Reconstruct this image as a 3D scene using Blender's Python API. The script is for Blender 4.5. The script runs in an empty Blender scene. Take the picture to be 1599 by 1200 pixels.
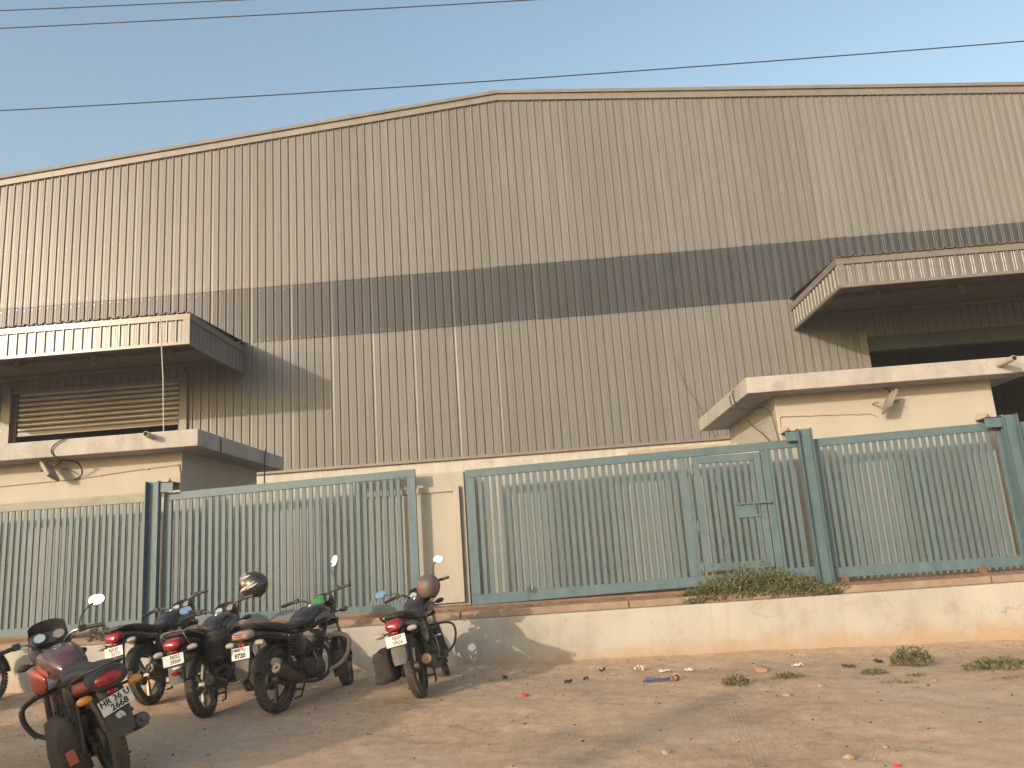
import bpy, bmesh, math, random
from mathutils import Vector, Matrix, noise
R = math.radians
random.seed(7)
S = bpy.context.scene
COL = S.collection

# ------------------------------------------------------------------ camera, sky, sun, exposure
CAM_Z = 1.40
YAW, PITCH, ROLL = R(2.19), R(12.13), R(4.075)
cd = bpy.data.cameras.new("camera")
cam = bpy.data.objects.new("camera", cd)
COL.objects.link(cam)
S.camera = cam
cd.sensor_fit = 'HORIZONTAL'
cd.sensor_width = 36.0
cd.lens = 36.0 * 1211.0 / 1599.0
cd.clip_start = 0.05
cd.clip_end = 3000
fwd = Vector((-math.sin(YAW) * math.cos(PITCH), math.cos(YAW) * math.cos(PITCH), math.sin(PITCH)))
rgt = Vector((math.cos(YAW), math.sin(YAW), 0))
upv = rgt.cross(fwd)
r2 = rgt * math.cos(ROLL) - upv * math.sin(ROLL)
u2 = upv * math.cos(ROLL) + rgt * math.sin(ROLL)
m = Matrix((r2, u2, -fwd)).transposed().to_4x4()
m.translation = Vector((0, 0, CAM_Z))
cam.matrix_world = m

SUN_DIR = Vector((-2.1, -2.9, 1.0)).normalized()      # towards the sun: low, behind the camera on the left
SUN_EL = math.asin(SUN_DIR.z)
SUN_AZ = math.atan2(SUN_DIR.x, SUN_DIR.y)
world = bpy.data.worlds.new("World")
S.world = world
world.use_nodes = True
wn = world.node_tree.nodes
wl = world.node_tree.links
wn.clear()
wo = wn.new('ShaderNodeOutputWorld')
wb = wn.new('ShaderNodeBackground')
sky = wn.new('ShaderNodeTexSky')
sky.sky_type = 'NISHITA'
sky.sun_disc = False
sky.sun_elevation = SUN_EL
sky.sun_rotation = SUN_AZ
sky.altitude = 250
sky.air_density = 1.45
sky.dust_density = 3.5
sky.ozone_density = 0.9
wb.inputs['Strength'].default_value = 0.15
wl.new(sky.outputs[0], wb.inputs[0])
wl.new(wb.outputs[0], wo.inputs[0])
sd = bpy.data.lights.new("sun", 'SUN')
sd.energy = 2.0
sd.angle = R(0.6)
sd.color = (1.0, 0.81, 0.63)
sun = bpy.data.objects.new("sun", sd)
COL.objects.link(sun)
sun.rotation_euler = (-SUN_DIR).to_track_quat('-Z', 'Y').to_euler()
S.view_settings.view_transform = 'Standard'
S.view_settings.look = 'None'
S.view_settings.gamma = 1.0
S.view_settings.exposure = 0.84
S.view_settings.use_curve_mapping = False

# ------------------------------------------------------------------ materials
MATS = {}


def mat(name, c1, c2=None, rough=0.6, metal=0.0, scale=(6, 6, 6), detail=5.0, bump=0.0, bscale=None, spec=0.5,
        rnd=0.0, dust=0.0, dustc=(0.33, 0.25, 0.17), coat=0.0, alpha=1.0, trans=0.0, lo=0.35, hi=0.65, coord='Object', bdist=0.01):
    if name in MATS:
        return MATS[name]
    mt = bpy.data.materials.new(name)
    mt.use_nodes = True
    n = mt.node_tree.nodes
    l = mt.node_tree.links
    b = n['Principled BSDF']
    b.inputs['Roughness'].default_value = rough
    b.inputs['Metallic'].default_value = metal
    b.inputs['Specular IOR Level'].default_value = spec
    b.inputs['Coat Weight'].default_value = coat
    b.inputs['Coat Roughness'].default_value = 0.15
    b.inputs['Alpha'].default_value = alpha
    b.inputs['Transmission Weight'].default_value = trans
    tc = n.new('ShaderNodeTexCoord')
    mp = n.new('ShaderNodeMapping')
    mp.inputs['Scale'].default_value = scale
    l.new(tc.outputs[coord], mp.inputs['Vector'])
    nz = n.new('ShaderNodeTexNoise')
    nz.inputs['Detail'].default_value = detail
    nz.inputs['Scale'].default_value = 1.0
    nz.inputs['Roughness'].default_value = 0.6
    l.new(mp.outputs[0], nz.inputs['Vector'])
    mr = n.new('ShaderNodeMapRange')
    mr.inputs['From Min'].default_value = lo
    mr.inputs['From Max'].default_value = hi
    l.new(nz.outputs['Fac'], mr.inputs['Value'])
    mx = n.new('ShaderNodeMix')
    mx.data_type = 'RGBA'
    mx.inputs[6].default_value = (*c1, 1)
    mx.inputs[7].default_value = (*(c2 or c1), 1)
    l.new(mr.outputs[0], mx.inputs[0])
    out = mx.outputs[2]
    if rnd > 0:
        oi = n.new('ShaderNodeObjectInfo')
        m2 = n.new('ShaderNodeMapRange')
        m2.inputs['To Min'].default_value = 1 - rnd
        m2.inputs['To Max'].default_value = 1 + rnd
        l.new(oi.outputs['Random'], m2.inputs['Value'])
        hs = n.new('ShaderNodeHueSaturation')
        l.new(m2.outputs[0], hs.inputs['Value'])
        l.new(out, hs.inputs['Color'])
        out = hs.outputs[0]
    if dust > 0:
        n2 = n.new('ShaderNodeTexNoise')
        n2.inputs['Scale'].default_value = 9.0
        n2.inputs['Detail'].default_value = 6.0
        l.new(tc.outputs[coord], n2.inputs['Vector'])
        m3 = n.new('ShaderNodeMapRange')
        m3.inputs['From Min'].default_value = 0.38
        m3.inputs['From Max'].default_value = 0.75
        m3.inputs['To Min'].default_value = dust * 0.25
        m3.inputs['To Max'].default_value = dust
        l.new(n2.outputs['Fac'], m3.inputs['Value'])
        mx2 = n.new('ShaderNodeMix')
        mx2.data_type = 'RGBA'
        mx2.inputs[7].default_value = (*dustc, 1)
        l.new(m3.outputs[0], mx2.inputs[0])
        l.new(out, mx2.inputs[6])
        out = mx2.outputs[2]
        m4 = n.new('ShaderNodeMapRange')
        m4.inputs['To Min'].default_value = rough
        m4.inputs['To Max'].default_value = min(1, rough + 0.5)
        l.new(m3.outputs[0], m4.inputs['Value'])
        l.new(m4.outputs[0], b.inputs['Roughness'])
    l.new(out, b.inputs['Base Color'])
    if bump > 0:
        bp = n.new('ShaderNodeBump')
        bp.inputs['Strength'].default_value = bump
        bp.inputs['Distance'].default_value = bdist
        if bscale:
            nb = n.new('ShaderNodeTexNoise')
            nb.inputs['Scale'].default_value = bscale
            nb.inputs['Detail'].default_value = 6
            l.new(tc.outputs[coord], nb.inputs['Vector'])
            l.new(nb.outputs['Fac'], bp.inputs['Height'])
        else:
            l.new(nz.outputs['Fac'], bp.inputs['Height'])
        l.new(bp.outputs[0], b.inputs['Normal'])
    MATS[name] = mt
    return mt


def add_base_dirt(mt, z0, z1, colour, strength=0.9):
    """rain-splash dirt that has built up along the foot of a wall (world height)"""
    n = mt.node_tree.nodes
    l = mt.node_tree.links
    b = n['Principled BSDF']
    src = b.inputs['Base Color'].links[0].from_socket
    g = n.new('ShaderNodeNewGeometry')
    sp = n.new('ShaderNodeSeparateXYZ')
    l.new(g.outputs['Position'], sp.inputs[0])
    nz = n.new('ShaderNodeTexNoise')
    nz.inputs['Scale'].default_value = 3.5
    nz.inputs['Detail'].default_value = 8
    nz.inputs['Roughness'].default_value = 0.65
    l.new(g.outputs['Position'], nz.inputs['Vector'])
    ma = n.new('ShaderNodeMath')
    ma.operation = 'MULTIPLY_ADD'
    ma.inputs[1].default_value = -(z1 - z0) * 1.3
    l.new(nz.outputs['Fac'], ma.inputs[0])
    l.new(sp.outputs['Z'], ma.inputs[2])
    mr = n.new('ShaderNodeMapRange')
    mr.interpolation_type = 'SMOOTHSTEP'
    mr.inputs['From Min'].default_value = z0 - (z1 - z0) * 0.65
    mr.inputs['From Max'].default_value = z1 - (z1 - z0) * 0.65
    mr.inputs['To Min'].default_value = strength
    mr.inputs['To Max'].default_value = 0.0
    l.new(ma.outputs[0], mr.inputs['Value'])
    mx = n.new('ShaderNodeMix')
    mx.data_type = 'RGBA'
    mx.inputs[7].default_value = (*colour, 1)
    l.new(mr.outputs[0], mx.inputs[0])
    l.new(src, mx.inputs[6])
    l.new(mx.outputs[2], b.inputs['Base Color'])


def add_wear(mt, streak=0.25, blotch=0.15, crack=0.0, rust=0.0, rustc=(0.16, 0.075, 0.04), dark=(0.16, 0.13, 0.10)):
    """rain streaks, patchy fading, hairline cracks and rust spots, all fixed to the surface"""
    n = mt.node_tree.nodes
    l = mt.node_tree.links
    b = n['Principled BSDF']
    src = b.inputs['Base Color'].links[0].from_socket
    g = n.new('ShaderNodeNewGeometry')

    def layer(src, scale, detail, lo, hi, amt, col, rgh=0.65):
        mp = n.new('ShaderNodeMapping')
        mp.inputs['Scale'].default_value = scale
        l.new(g.outputs['Position'], mp.inputs['Vector'])
        z = n.new('ShaderNodeTexNoise')
        z.inputs['Scale'].default_value = 1.0
        z.inputs['Detail'].default_value = detail
        z.inputs['Roughness'].default_value = rgh
        l.new(mp.outputs[0], z.inputs['Vector'])
        r_ = n.new('ShaderNodeMapRange')
        r_.inputs['From Min'].default_value = lo
        r_.inputs['From Max'].default_value = hi
        r_.inputs['To Max'].default_value = amt
        l.new(z.outputs['Fac'], r_.inputs['Value'])
        x = n.new('ShaderNodeMix')
        x.data_type = 'RGBA'
        x.inputs[7].default_value = (*col, 1)
        l.new(r_.outputs[0], x.inputs[0])
        l.new(src, x.inputs[6])
        return x.outputs[2]
    if blotch:
        src = layer(src, (1.7, 1.7, 1.9), 7, 0.50, 0.60, blotch, dark, 0.7)
        src = layer(src, (6.5, 6.5, 7.5), 6, 0.60, 0.68, blotch * 0.9, dark, 0.7)
    if streak:
        src = layer(src, (7.0, 7.0, 0.55), 5, 0.56, 0.72, streak, dark)
    if rust:
        src = layer(src, (11, 11, 8), 5, 0.63, 0.68, rust, rustc, 0.75)
    if crack:
        mp = n.new('ShaderNodeMapping')
        mp.inputs['Scale'].default_value = (0.9, 0.9, 1.3)
        nz = n.new('ShaderNodeTexNoise')
        nz.inputs['Scale'].default_value = 2.5
        nz.inputs['Detail'].default_value = 8
        l.new(g.outputs['Position'], nz.inputs['Vector'])
        va = n.new('ShaderNodeVectorMath')
        va.operation = 'MULTIPLY_ADD'
        va.inputs[1].default_value = (0.45, 0.45, 0.45)
        l.new(nz.outputs['Color'], va.inputs[0])
        l.new(g.outputs['Position'], va.inputs[2])
        l.new(va.outputs[0], mp.inputs['Vector'])
        vo = n.new('ShaderNodeTexVoronoi')
        vo.feature = 'DISTANCE_TO_EDGE'
        vo.inputs['Scale'].default_value = 1.0
        l.new(mp.outputs[0], vo.inputs['Vector'])
        r_ = n.new('ShaderNodeMapRange')
        r_.inputs['From Min'].default_value = 0.002
        r_.inputs['From Max'].default_value = 0.009
        r_.inputs['To Min'].default_value = crack
        r_.inputs['To Max'].default_value = 0.0
        l.new(vo.outputs['Distance'], r_.inputs['Value'])
        mk = n.new('ShaderNodeMapRange')
        mk.inputs['From Min'].default_value = 0.48
        mk.inputs['From Max'].default_value = 0.62
        l.new(nz.outputs['Fac'], mk.inputs['Value'])
        mu = n.new('ShaderNodeMath')
        mu.operation = 'MULTIPLY'
        l.new(r_.outputs[0], mu.inputs[0])
        l.new(mk.outputs[0], mu.inputs[1])
        x = n.new('ShaderNodeMix')
        x.data_type = 'RGBA'
        x.inputs[7].default_value = (*dark, 1)
        l.new(mu.outputs[0], x.inputs[0])
        l.new(src, x.inputs[6])
        src = x.outputs[2]
    l.new(src, b.inputs['Base Color'])


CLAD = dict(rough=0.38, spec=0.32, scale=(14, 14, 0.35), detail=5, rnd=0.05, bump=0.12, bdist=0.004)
M_CLAD = mat('cladding_paint', (0.136, 0.137, 0.140), (0.170, 0.171, 0.173), **CLAD)
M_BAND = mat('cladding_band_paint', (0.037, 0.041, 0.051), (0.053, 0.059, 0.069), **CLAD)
M_CLADG = mat('canopy_gloss_paint', (0.136, 0.137, 0.140), (0.170, 0.171, 0.173), **{**CLAD, 'rough': 0.28, 'spec': 0.33})
M_TRIMG = mat('canopy_flashing_gloss', (0.150, 0.140, 0.132), (0.185, 0.172, 0.16), rough=0.28, spec=0.30, scale=(3, 3, 3), bump=0.06, bdist=0.004)
M_TRIM = mat('flashing_paint', (0.150, 0.140, 0.132), (0.185, 0.172, 0.16), rough=0.45, scale=(3, 3, 3), rnd=0.04)
M_SOFFIT = mat('soffit_steel', (0.105, 0.092, 0.083), (0.14, 0.122, 0.11), rough=0.6, scale=(5, 5, 5))
M_SHUT = mat('shutter_steel', (0.24, 0.235, 0.23), (0.31, 0.305, 0.30), rough=0.38, scale=(1, 8, 8), metal=0.3)
M_SCREW = mat('screw_zinc', (0.30, 0.29, 0.27), rough=0.3, metal=0.7)
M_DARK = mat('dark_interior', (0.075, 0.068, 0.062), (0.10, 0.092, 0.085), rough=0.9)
M_BEAM = mat('teal_lintel', (0.035, 0.048, 0.056), (0.05, 0.064, 0.07), rough=0.6)
M_WHITE = mat('plinth_whitewash', (0.38, 0.37, 0.355), (0.46, 0.45, 0.435), rough=0.85, scale=(5, 5, 0.6), detail=9, lo=0.3, hi=0.6, bump=0.1)
M_CABIN = mat('cabin_paint', (0.355, 0.34, 0.305), (0.40, 0.385, 0.35), rough=0.8, scale=(1.5, 1.5, 0.8), bump=0.08, bscale=30)
M_SLAB = mat('slab_paint', (0.325, 0.315, 0.31), (0.39, 0.38, 0.37), rough=0.85, scale=(4, 4, 1.2), detail=9, bump=0.12, bscale=25)
M_PWALL = mat('perimeter_wall_paint', (0.335, 0.32, 0.285), (0.39, 0.37, 0.335), rough=0.85, scale=(1.5, 1.5, 0.6), bump=0.1, bscale=30)
M_LOW = mat('low_wall_paint', (0.335, 0.32, 0.285), (0.415, 0.40, 0.365), rough=0.9, scale=(1.6, 1.6, 0.9), detail=10, lo=0.3, hi=0.62, bump=0.25, bscale=22)
add_wear(M_LOW, 0.22, 0.20, 0.6, dark=(0.20, 0.165, 0.125))
add_base_dirt(M_LOW, -0.08, 0.26, (0.36, 0.245, 0.15), 0.85)
add_wear(M_SLAB, 0.34, 0.20, 0.3, dark=(0.13, 0.115, 0.10))
add_wear(M_CABIN, 0.12, 0.0, 0.0, dark=(0.22, 0.19, 0.15))
add_wear(M_PWALL, 0.12, 0.14, 0.0, dark=(0.22, 0.19, 0.15))
add_wear(M_WHITE, 0.30, 0.22, 0.0, dark=(0.20, 0.18, 0.16))
add_wear(M_CLAD, 0.15, 0.0, 0.0, dark=(0.10, 0.095, 0.09))
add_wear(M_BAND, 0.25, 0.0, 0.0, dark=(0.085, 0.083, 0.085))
M_LEDGE = mat('ledge_terracotta', (0.225, 0.165, 0.12), (0.30, 0.23, 0.17), rough=0.95, scale=(5, 5, 5), detail=9, bump=0.3, bscale=30)
M_TEAL = mat('gate_teal_paint', (0.052, 0.110, 0.142), (0.078, 0.142, 0.174), rough=0.5, scale=(7, 7, 1.2), detail=8, rnd=0.06, dust=0.20, dustc=(0.24, 0.23, 0.20))
add_wear(M_TEAL, 0.16, 0.0, 0.0, 0.55, dark=(0.05, 0.065, 0.07))
M_BLUE = mat('post_blue_paint', (0.04, 0.10, 0.15), (0.075, 0.15, 0.19), rough=0.5, scale=(6, 6, 1.5), detail=8, dust=0.3, dustc=(0.34, 0.30, 0.24))
M_RAIL = mat('rusty_rail', (0.10, 0.06, 0.045), (0.20, 0.12, 0.08), rough=0.8, scale=(9, 9, 9))
M_RAILBED = mat('track_bed_shadow_brown', (0.16, 0.105, 0.075), (0.23, 0.16, 0.115), rough=0.95, scale=(6, 6, 6), bump=0.3, bscale=40)  # brown includes the shadow under the gates
M_CONC = mat('rough_concrete', (0.31, 0.26, 0.21), (0.40, 0.35, 0.29), rough=0.95, scale=(14, 14, 14), bump=0.4, bscale=40)
M_PIPE = mat('pvc_pipe', (0.36, 0.31, 0.26), (0.44, 0.38, 0.32), rough=0.5)
M_PIPEIN = mat('pipe_bore', (0.02, 0.015, 0.012), rough=0.9)
M_CABLE = mat('cable_black', (0.03, 0.027, 0.025), rough=0.6)
M_COND = mat('conduit', (0.42, 0.36, 0.28), rough=0.6)
M_LAMP = mat('floodlight_body', (0.20, 0.18, 0.16), (0.26, 0.23, 0.2), rough=0.5)
M_GLASS = mat('floodlight_glass', (0.5, 0.5, 0.48), rough=0.15)
M_RODW = mat('white_rod', (0.40, 0.39, 0.37), rough=0.5)
M_WIRE = mat('overhead_wire', (0.02, 0.02, 0.022), rough=0.6)

# ------------------------------------------------------------------ mesh helpers


class MB:
    def __init__(s):
        s.v = []
        s.f = []

    def add(s, verts, faces):
        o = len(s.v)
        s.v += [Vector(p) for p in verts]
        s.f += [tuple(i + o for i in f) for f in faces]
        return s

    def box(s, a, b):
        x0, y0, z0 = a
        x1, y1, z1 = b
        return s.add([(x0, y0, z0), (x1, y0, z0), (x1, y1, z0), (x0, y1, z0), (x0, y0, z1), (x1, y0, z1), (x1, y1, z1), (x0, y1, z1)],
                     [(0, 3, 2, 1), (4, 5, 6, 7), (0, 1, 5, 4), (1, 2, 6, 5), (2, 3, 7, 6), (3, 0, 4, 7)])

    def hexa(s, p):      # 8 corners: bottom loop then top loop
        return s.add(p, [(0, 3, 2, 1), (4, 5, 6, 7), (0, 1, 5, 4), (1, 2, 6, 5), (2, 3, 7, 6), (3, 0, 4, 7)])

    def obox(s, c, ax, ay, az):     # oriented box, half axes
        c, ax, ay, az = Vector(c), Vector(ax), Vector(ay), Vector(az)
        return s.hexa([c - ax - ay - az, c + ax - ay - az, c + ax + ay - az, c - ax + ay - az,
                       c - ax - ay + az, c + ax - ay + az, c + ax + ay + az, c - ax + ay + az])

    def rings(s, rings, cap=True, closed=False):
        n = len(rings[0])
        o = len(s.v)
        for r in rings:
            s.v += [Vector(p) for p in r]
        k = len(rings)
        for i in range(k if closed else k - 1):
            a = o + i * n
            b = o + ((i + 1) % k) * n
            for j in range(n):
                s.f.append((a + j, a + (j + 1) % n, b + (j + 1) % n, b + j))
        if cap and not closed:
            s.f.append(tuple(o + j for j in range(n))[::-1])
            s.f.append(tuple(o + (k - 1) * n + j for j in range(n)))
        return s

    def tube(s, pts, r, n=8, smooth_path=0, flat=1.0):
        P = [Vector(p) for p in pts]
        for _ in range(smooth_path):
            Q = [P[0]]
            for a, b in zip(P, P[1:]):
                Q += [a * 0.75 + b * 0.25, a * 0.25 + b * 0.75]
            Q.append(P[-1])
            P = Q
        rr = r if isinstance(r, (list, tuple)) else None
        L = []
        up = Vector((0, 0, 1))
        t0 = (P[1] - P[0]).normalized()
        if abs(t0.dot(up)) > 0.9:
            up = Vector((1, 0, 0))
        u = t0.cross(up).normalized()
        for i, p in enumerate(P):
            t = (P[min(i + 1, len(P) - 1)] - P[max(i - 1, 0)])
            if t.length < 1e-9:
                t = t0
            t.normalize()
            u = (u - t * u.dot(t))
            u.normalize()
            w = t.cross(u)
            if rr:
                f = i / (len(P) - 1) * (len(rr) - 1)
                k = min(int(f), len(rr) - 2)
                rad = rr[k] * (1 - (f - k)) + rr[k + 1] * (f - k)
            else:
                rad = r
            L.append([p + u * math.cos(2 * math.pi * j / n) * rad + w * math.sin(2 * math.pi * j / n) * rad * flat for j in range(n)])
        return s.rings(L)

    def lathe(s, prof, c, axis='y', n=32, closed=False):
        """prof: list of (radius, offset along axis); c centre"""
        c = Vector(c)
        L = []
        for r, o in prof:
            ring = []
            for j in range(n):
                a = 2 * math.pi * j / n
                ca, sa = math.cos(a) * r, math.sin(a) * r
                if axis == 'y':
                    ring.append(c + Vector((ca, o, sa)))
                elif axis == 'x':
                    ring.append(c + Vector((o, ca, sa)))
                else:
                    ring.append(c + Vector((ca, sa, o)))
            L.append(ring)
        return s.rings(L, cap=not closed, closed=closed)

    def loft(s, secs, n=20):
        """sections (x, zc, half width, half height, exponent[, yc[, shear]]) in the yz plane"""
        L = []
        for q in secs:
            x, zc, hw, hh = q[:4]
            e = q[4] if len(q) > 4 else 2.4
            yc = q[5] if len(q) > 5 else 0.0
            sh = q[6] if len(q) > 6 else 0.0
            ring = []
            for j in range(n):
                a = 2 * math.pi * j / n
                ca, sa = math.cos(a), math.sin(a)
                y = hw * math.copysign(abs(ca) ** (2 / e), ca)
                z = hh * math.copysign(abs(sa) ** (2 / e), sa)
                ring.append((x + sh * z, yc + y, zc + z))
            L.append(ring)
        return s.rings(L)

    def ellipsoid(s, c, rx, ry, rz, nu=20, nv=12):
        c = Vector(c)
        L = []
        for i in range(nv + 1):
            th = math.pi * (0.02 + 0.96 * i / nv)
            L.append([c + Vector((rx * math.sin(th) * math.cos(2 * math.pi * j / nu), ry * math.sin(th) * math.sin(2 * math.pi * j / nu), -rz * math.cos(th))) for j in range(nu)])
        return s.rings(L)

    def helix(s, a, b, rad, r, turns, n=6, per=10):
        a, b = Vector(a), Vector(b)
        t = (b - a).normalized()
        u = t.cross(Vector((0, 1, 0)))
        if u.length < 0.1:
            u = t.cross(Vector((1, 0, 0)))
        u.normalize()
        w = t.cross(u)
        N = int(turns * per)
        return s.tube([a + (b - a) * (i / N) + (u * math.cos(2 * math.pi * i / per) + w * math.sin(2 * math.pi * i / per)) * rad for i in range(N + 1)], r, n)

    def xf(s, fn):
        s.v = [Vector(fn(p)) for p in s.v]
        return s

    def mesh(s, name, material, smooth=40):
        me = bpy.data.meshes.new(name)
        me.from_pydata([tuple(p) for p in s.v], [], s.f)
        bm = bmesh.new()
        bm.from_mesh(me)
        bmesh.ops.recalc_face_normals(bm, faces=bm.faces)
        bm.to_mesh(me)
        bm.free()
        if material:
            me.materials.append(material)
        if smooth:
            me.polygons.foreach_set('use_smooth', [True] * len(me.polygons))
            me.set_sharp_from_angle(angle=R(smooth))
        me.update()
        return me

    def obj(s, name, material, parent=None, smooth=40, bevel=0.0):
        o = bpy.data.objects.new(name, s.mesh(name, material, smooth))
        COL.objects.link(o)
        if parent:
            o.parent = parent
        if bevel > 0:
            md = o.modifiers.new('bevel', 'BEVEL')
            md.width = bevel
            md.segments = 2
            md.limit_method = 'ANGLE'
        return o


def tag(o, label, cat, group=None, kind=None):
    o['label'] = label
    o['category'] = cat
    if group:
        o['group'] = group
    if kind:
        o['kind'] = kind
    return o


def thing(name, label, cat, loc=(0, 0, 0), rotz=0.0, group=None):
    o = bpy.data.objects.new(name, None)
    o.empty_display_size = 0.2
    COL.objects.link(o)
    o.location = loc
    o.rotation_euler = (0, 0, rotz)
    return tag(o, label, cat, group)


def link(name, me, parent=None, loc=(0, 0, 0)):
    o = bpy.data.objects.new(name, me)
    COL.objects.link(o)
    o.location = loc
    if parent:
        o.parent = parent
    return o


# ------------------------------------------------------------------ ground
def ground_z(x, y):
    w = min(1, max(0, (y - 6.5) / 3.0))
    w = w * w * (3 - 2 * w)
    xx = max(-2.5, min(9, x))
    base = w * (0.03 - 0.018 * (xx + 1.3))
    return base


def ground_rough(x, y):
    p = Vector((x, y, 0))
    h = 0.030 * noise.noise(p * 0.7) + 0.014 * noise.noise(p * 2.3 + Vector((5, 2, 0)))
    h += 0.008 * noise.noise(p * 6.0) + 0.006 * abs(noise.noise(p * 11.0))
    if 9.2 < y < 10.4:
        h += 0.03 * max(0, (y - 9.6) / 0.6) * (0.7 + 0.6 * noise.noise(p * 1.6))
    k = min(1, max(0, (y - 2.5) / 1.5))
    return h * k - 0.008


def seq(parts):
    out = []
    for a, b, st in parts:
        n = max(1, int(round((b - a) / st)))
        out += [a + (b - a) * i / n for i in range(n)]
    out.append(parts[-1][1])
    return out


xs = seq([(-1500, -60, 240), (-60, -12, 4), (-12, -8, 0.25), (-8, 8, 0.045), (8, 12, 0.25), (12, 60, 4), (60, 1500, 240)])
ys = seq([(-1500, -40, 240), (-40, 3, 3), (3, 4.4, 0.2), (4.4, 10.5, 0.042), (10.5, 11.2, 0.35), (11.2, 60, 6), (60, 1500, 240)])
gv = [(x, y, ground_z(x, y) + (ground_rough(x, y) if (-12 < x < 12 and 2 < y < 11) else -0.008)) for y in ys for x in xs]
nx = len(xs)
gf = [(j * nx + i, j * nx + i + 1, (j + 1) * nx + i + 1, (j + 1) * nx + i) for j in range(len(ys) - 1) for i in range(nx - 1)]
M_DIRT = mat('dirt_ground', (0.44, 0.300, 0.195), (0.565, 0.40, 0.265), rough=0.95, scale=(0.7, 0.7, 0.7), detail=7, lo=0.32, hi=0.66, spec=0.2)
n_, l_ = M_DIRT.node_tree.nodes, M_DIRT.node_tree.links
b_ = n_['Principled BSDF']
src_ = b_.inputs['Base Color'].links[0].from_socket
tc_ = n_.new('ShaderNodeTexCoord')
nf = n_.new('ShaderNodeTexNoise')
nf.inputs['Scale'].default_value = 9
nf.inputs['Detail'].default_value = 7
nf.inputs['Roughness'].default_value = 0.75
l_.new(tc_.outputs['Object'], nf.inputs['Vector'])
mrf = n_.new('ShaderNodeMapRange')
mrf.inputs['From Min'].default_value = 0.3
mrf.inputs['From Max'].default_value = 0.7
mrf.inputs['To Min'].default_value = 0.72
mrf.inputs['To Max'].default_value = 1.22
l_.new(nf.outputs['Fac'], mrf.inputs['Value'])
hsv = n_.new('ShaderNodeHueSaturation')
l_.new(mrf.outputs[0], hsv.inputs['Value'])
l_.new(src_, hsv.inputs['Color'])
# pale trampled grey patches
ng = n_.new('ShaderNodeTexNoise')
ng.inputs['Scale'].default_value = 0.45
ng.inputs['Detail'].default_value = 9
l_.new(tc_.outputs['Object'], ng.inputs['Vector'])
mrg = n_.new('ShaderNodeMapRange')
mrg.inputs['From Min'].default_value = 0.45
mrg.inputs['From Max'].default_value = 0.65
mrg.inputs['To Max'].default_value = 0.65
l_.new(ng.outputs['Fac'], mrg.inputs['Value'])
mxg = n_.new('ShaderNodeMix')
mxg.data_type = 'RGBA'
mxg.inputs[7].default_value = (0.49, 0.375, 0.27, 1)
l_.new(mrg.outputs[0], mxg.inputs[0])
nh = n_.new('ShaderNodeTexNoise')
nh.inputs['Scale'].default_value = 55
nh.inputs['Detail'].default_value = 8
nh.inputs['Roughness'].default_value = 0.8
l_.new(tc_.outputs['Object'], nh.inputs['Vector'])
mrh = n_.new('ShaderNodeMapRange')
mrh.inputs['From Min'].default_value = 0.3
mrh.inputs['From Max'].default_value = 0.7
mrh.inputs['To Min'].default_value = 0.72
mrh.inputs['To Max'].default_value = 1.25
l_.new(nh.outputs['Fac'], mrh.inputs['Value'])
hs2 = n_.new('ShaderNodeHueSaturation')
l_.new(mrh.outputs[0], hs2.inputs['Value'])
l_.new(hsv.outputs[0], hs2.inputs['Color'])
l_.new(hs2.outputs[0], mxg.inputs[6])
l_.new(mxg.outputs[2], b_.inputs['Base Color'])
bpn = n_.new('ShaderNodeBump')
bpn.inputs['Strength'].default_value = 0.55
bpn.inputs['Distance'].default_value = 0.012
nb2 = n_.new('ShaderNodeTexNoise')
nb2.inputs['Scale'].default_value = 38
nb2.inputs['Detail'].default_value = 9
nb2.inputs['Roughness'].default_value = 0.7
l_.new(tc_.outputs['Object'], nb2.inputs['Vector'])
l_.new(nb2.outputs['Fac'], bpn.inputs['Height'])
# tyre track pressed into the dust: five narrow grooves running towards the wall
sx_ = n_.new('ShaderNodeSeparateXYZ')
l_.new(tc_.outputs['Object'], sx_.inputs[0])


def mth(op, a, b=None, c=None):
    q = n_.new('ShaderNodeMath')
    q.operation = op
    for i, v_ in enumerate((a, b, c)):
        if v_ is None:
            continue
        if isinstance(v_, (int, float)):
            q.inputs[i].default_value = v_
        else:
            l_.new(v_, q.inputs[i])
    return q.outputs[0]


u_ = mth('SUBTRACT', mth('SUBTRACT', sx_.outputs['X'], 1.13), mth('MULTIPLY', mth('SUBTRACT', sx_.outputs['Y'], 5.27), 0.150))
stripe = mth('POWER', mth('ABSOLUTE', mth('SINE', mth('MULTIPLY', u_, 92.0))), 6.0)
mask = mth('MULTIPLY', mth('LESS_THAN', mth('ABSOLUTE', u_), 0.085), mth('MULTIPLY', mth('LESS_THAN', sx_.outputs['Y'], 7.7), mth('GREATER_THAN', sx_.outputs['Y'], 3.0)))
brk = n_.new('ShaderNodeMapRange')
brk.inputs['From Min'].default_value = 0.35
brk.inputs['From Max'].default_value = 0.55
l_.new(nf.outputs['Fac'], brk.inputs['Value'])
groove = mth('MULTIPLY', mth('MULTIPLY', stripe, mask), brk.outputs[0])
hgt = mth('SUBTRACT', nb2.outputs['Fac'], mth('MULTIPLY', groove, 0.20))
l_.new(hgt, bpn.inputs['Height'])
l_.new(bpn.outputs[0], b_.inputs['Normal'])
gm = bpy.data.meshes.new('ground')
gm.from_pydata(gv, [], gf)
gm.polygons.foreach_set('use_smooth', [True] * len(gm.polygons))
gm.materials.append(M_DIRT)
gm.update()
go = link('ground', gm)
go['kind'] = 'structure'
go['label'] = 'bare sandy dirt verge in front of the low wall'


def gz(x, y):
    return ground_z(x, y) + ground_rough(x, y)


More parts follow.
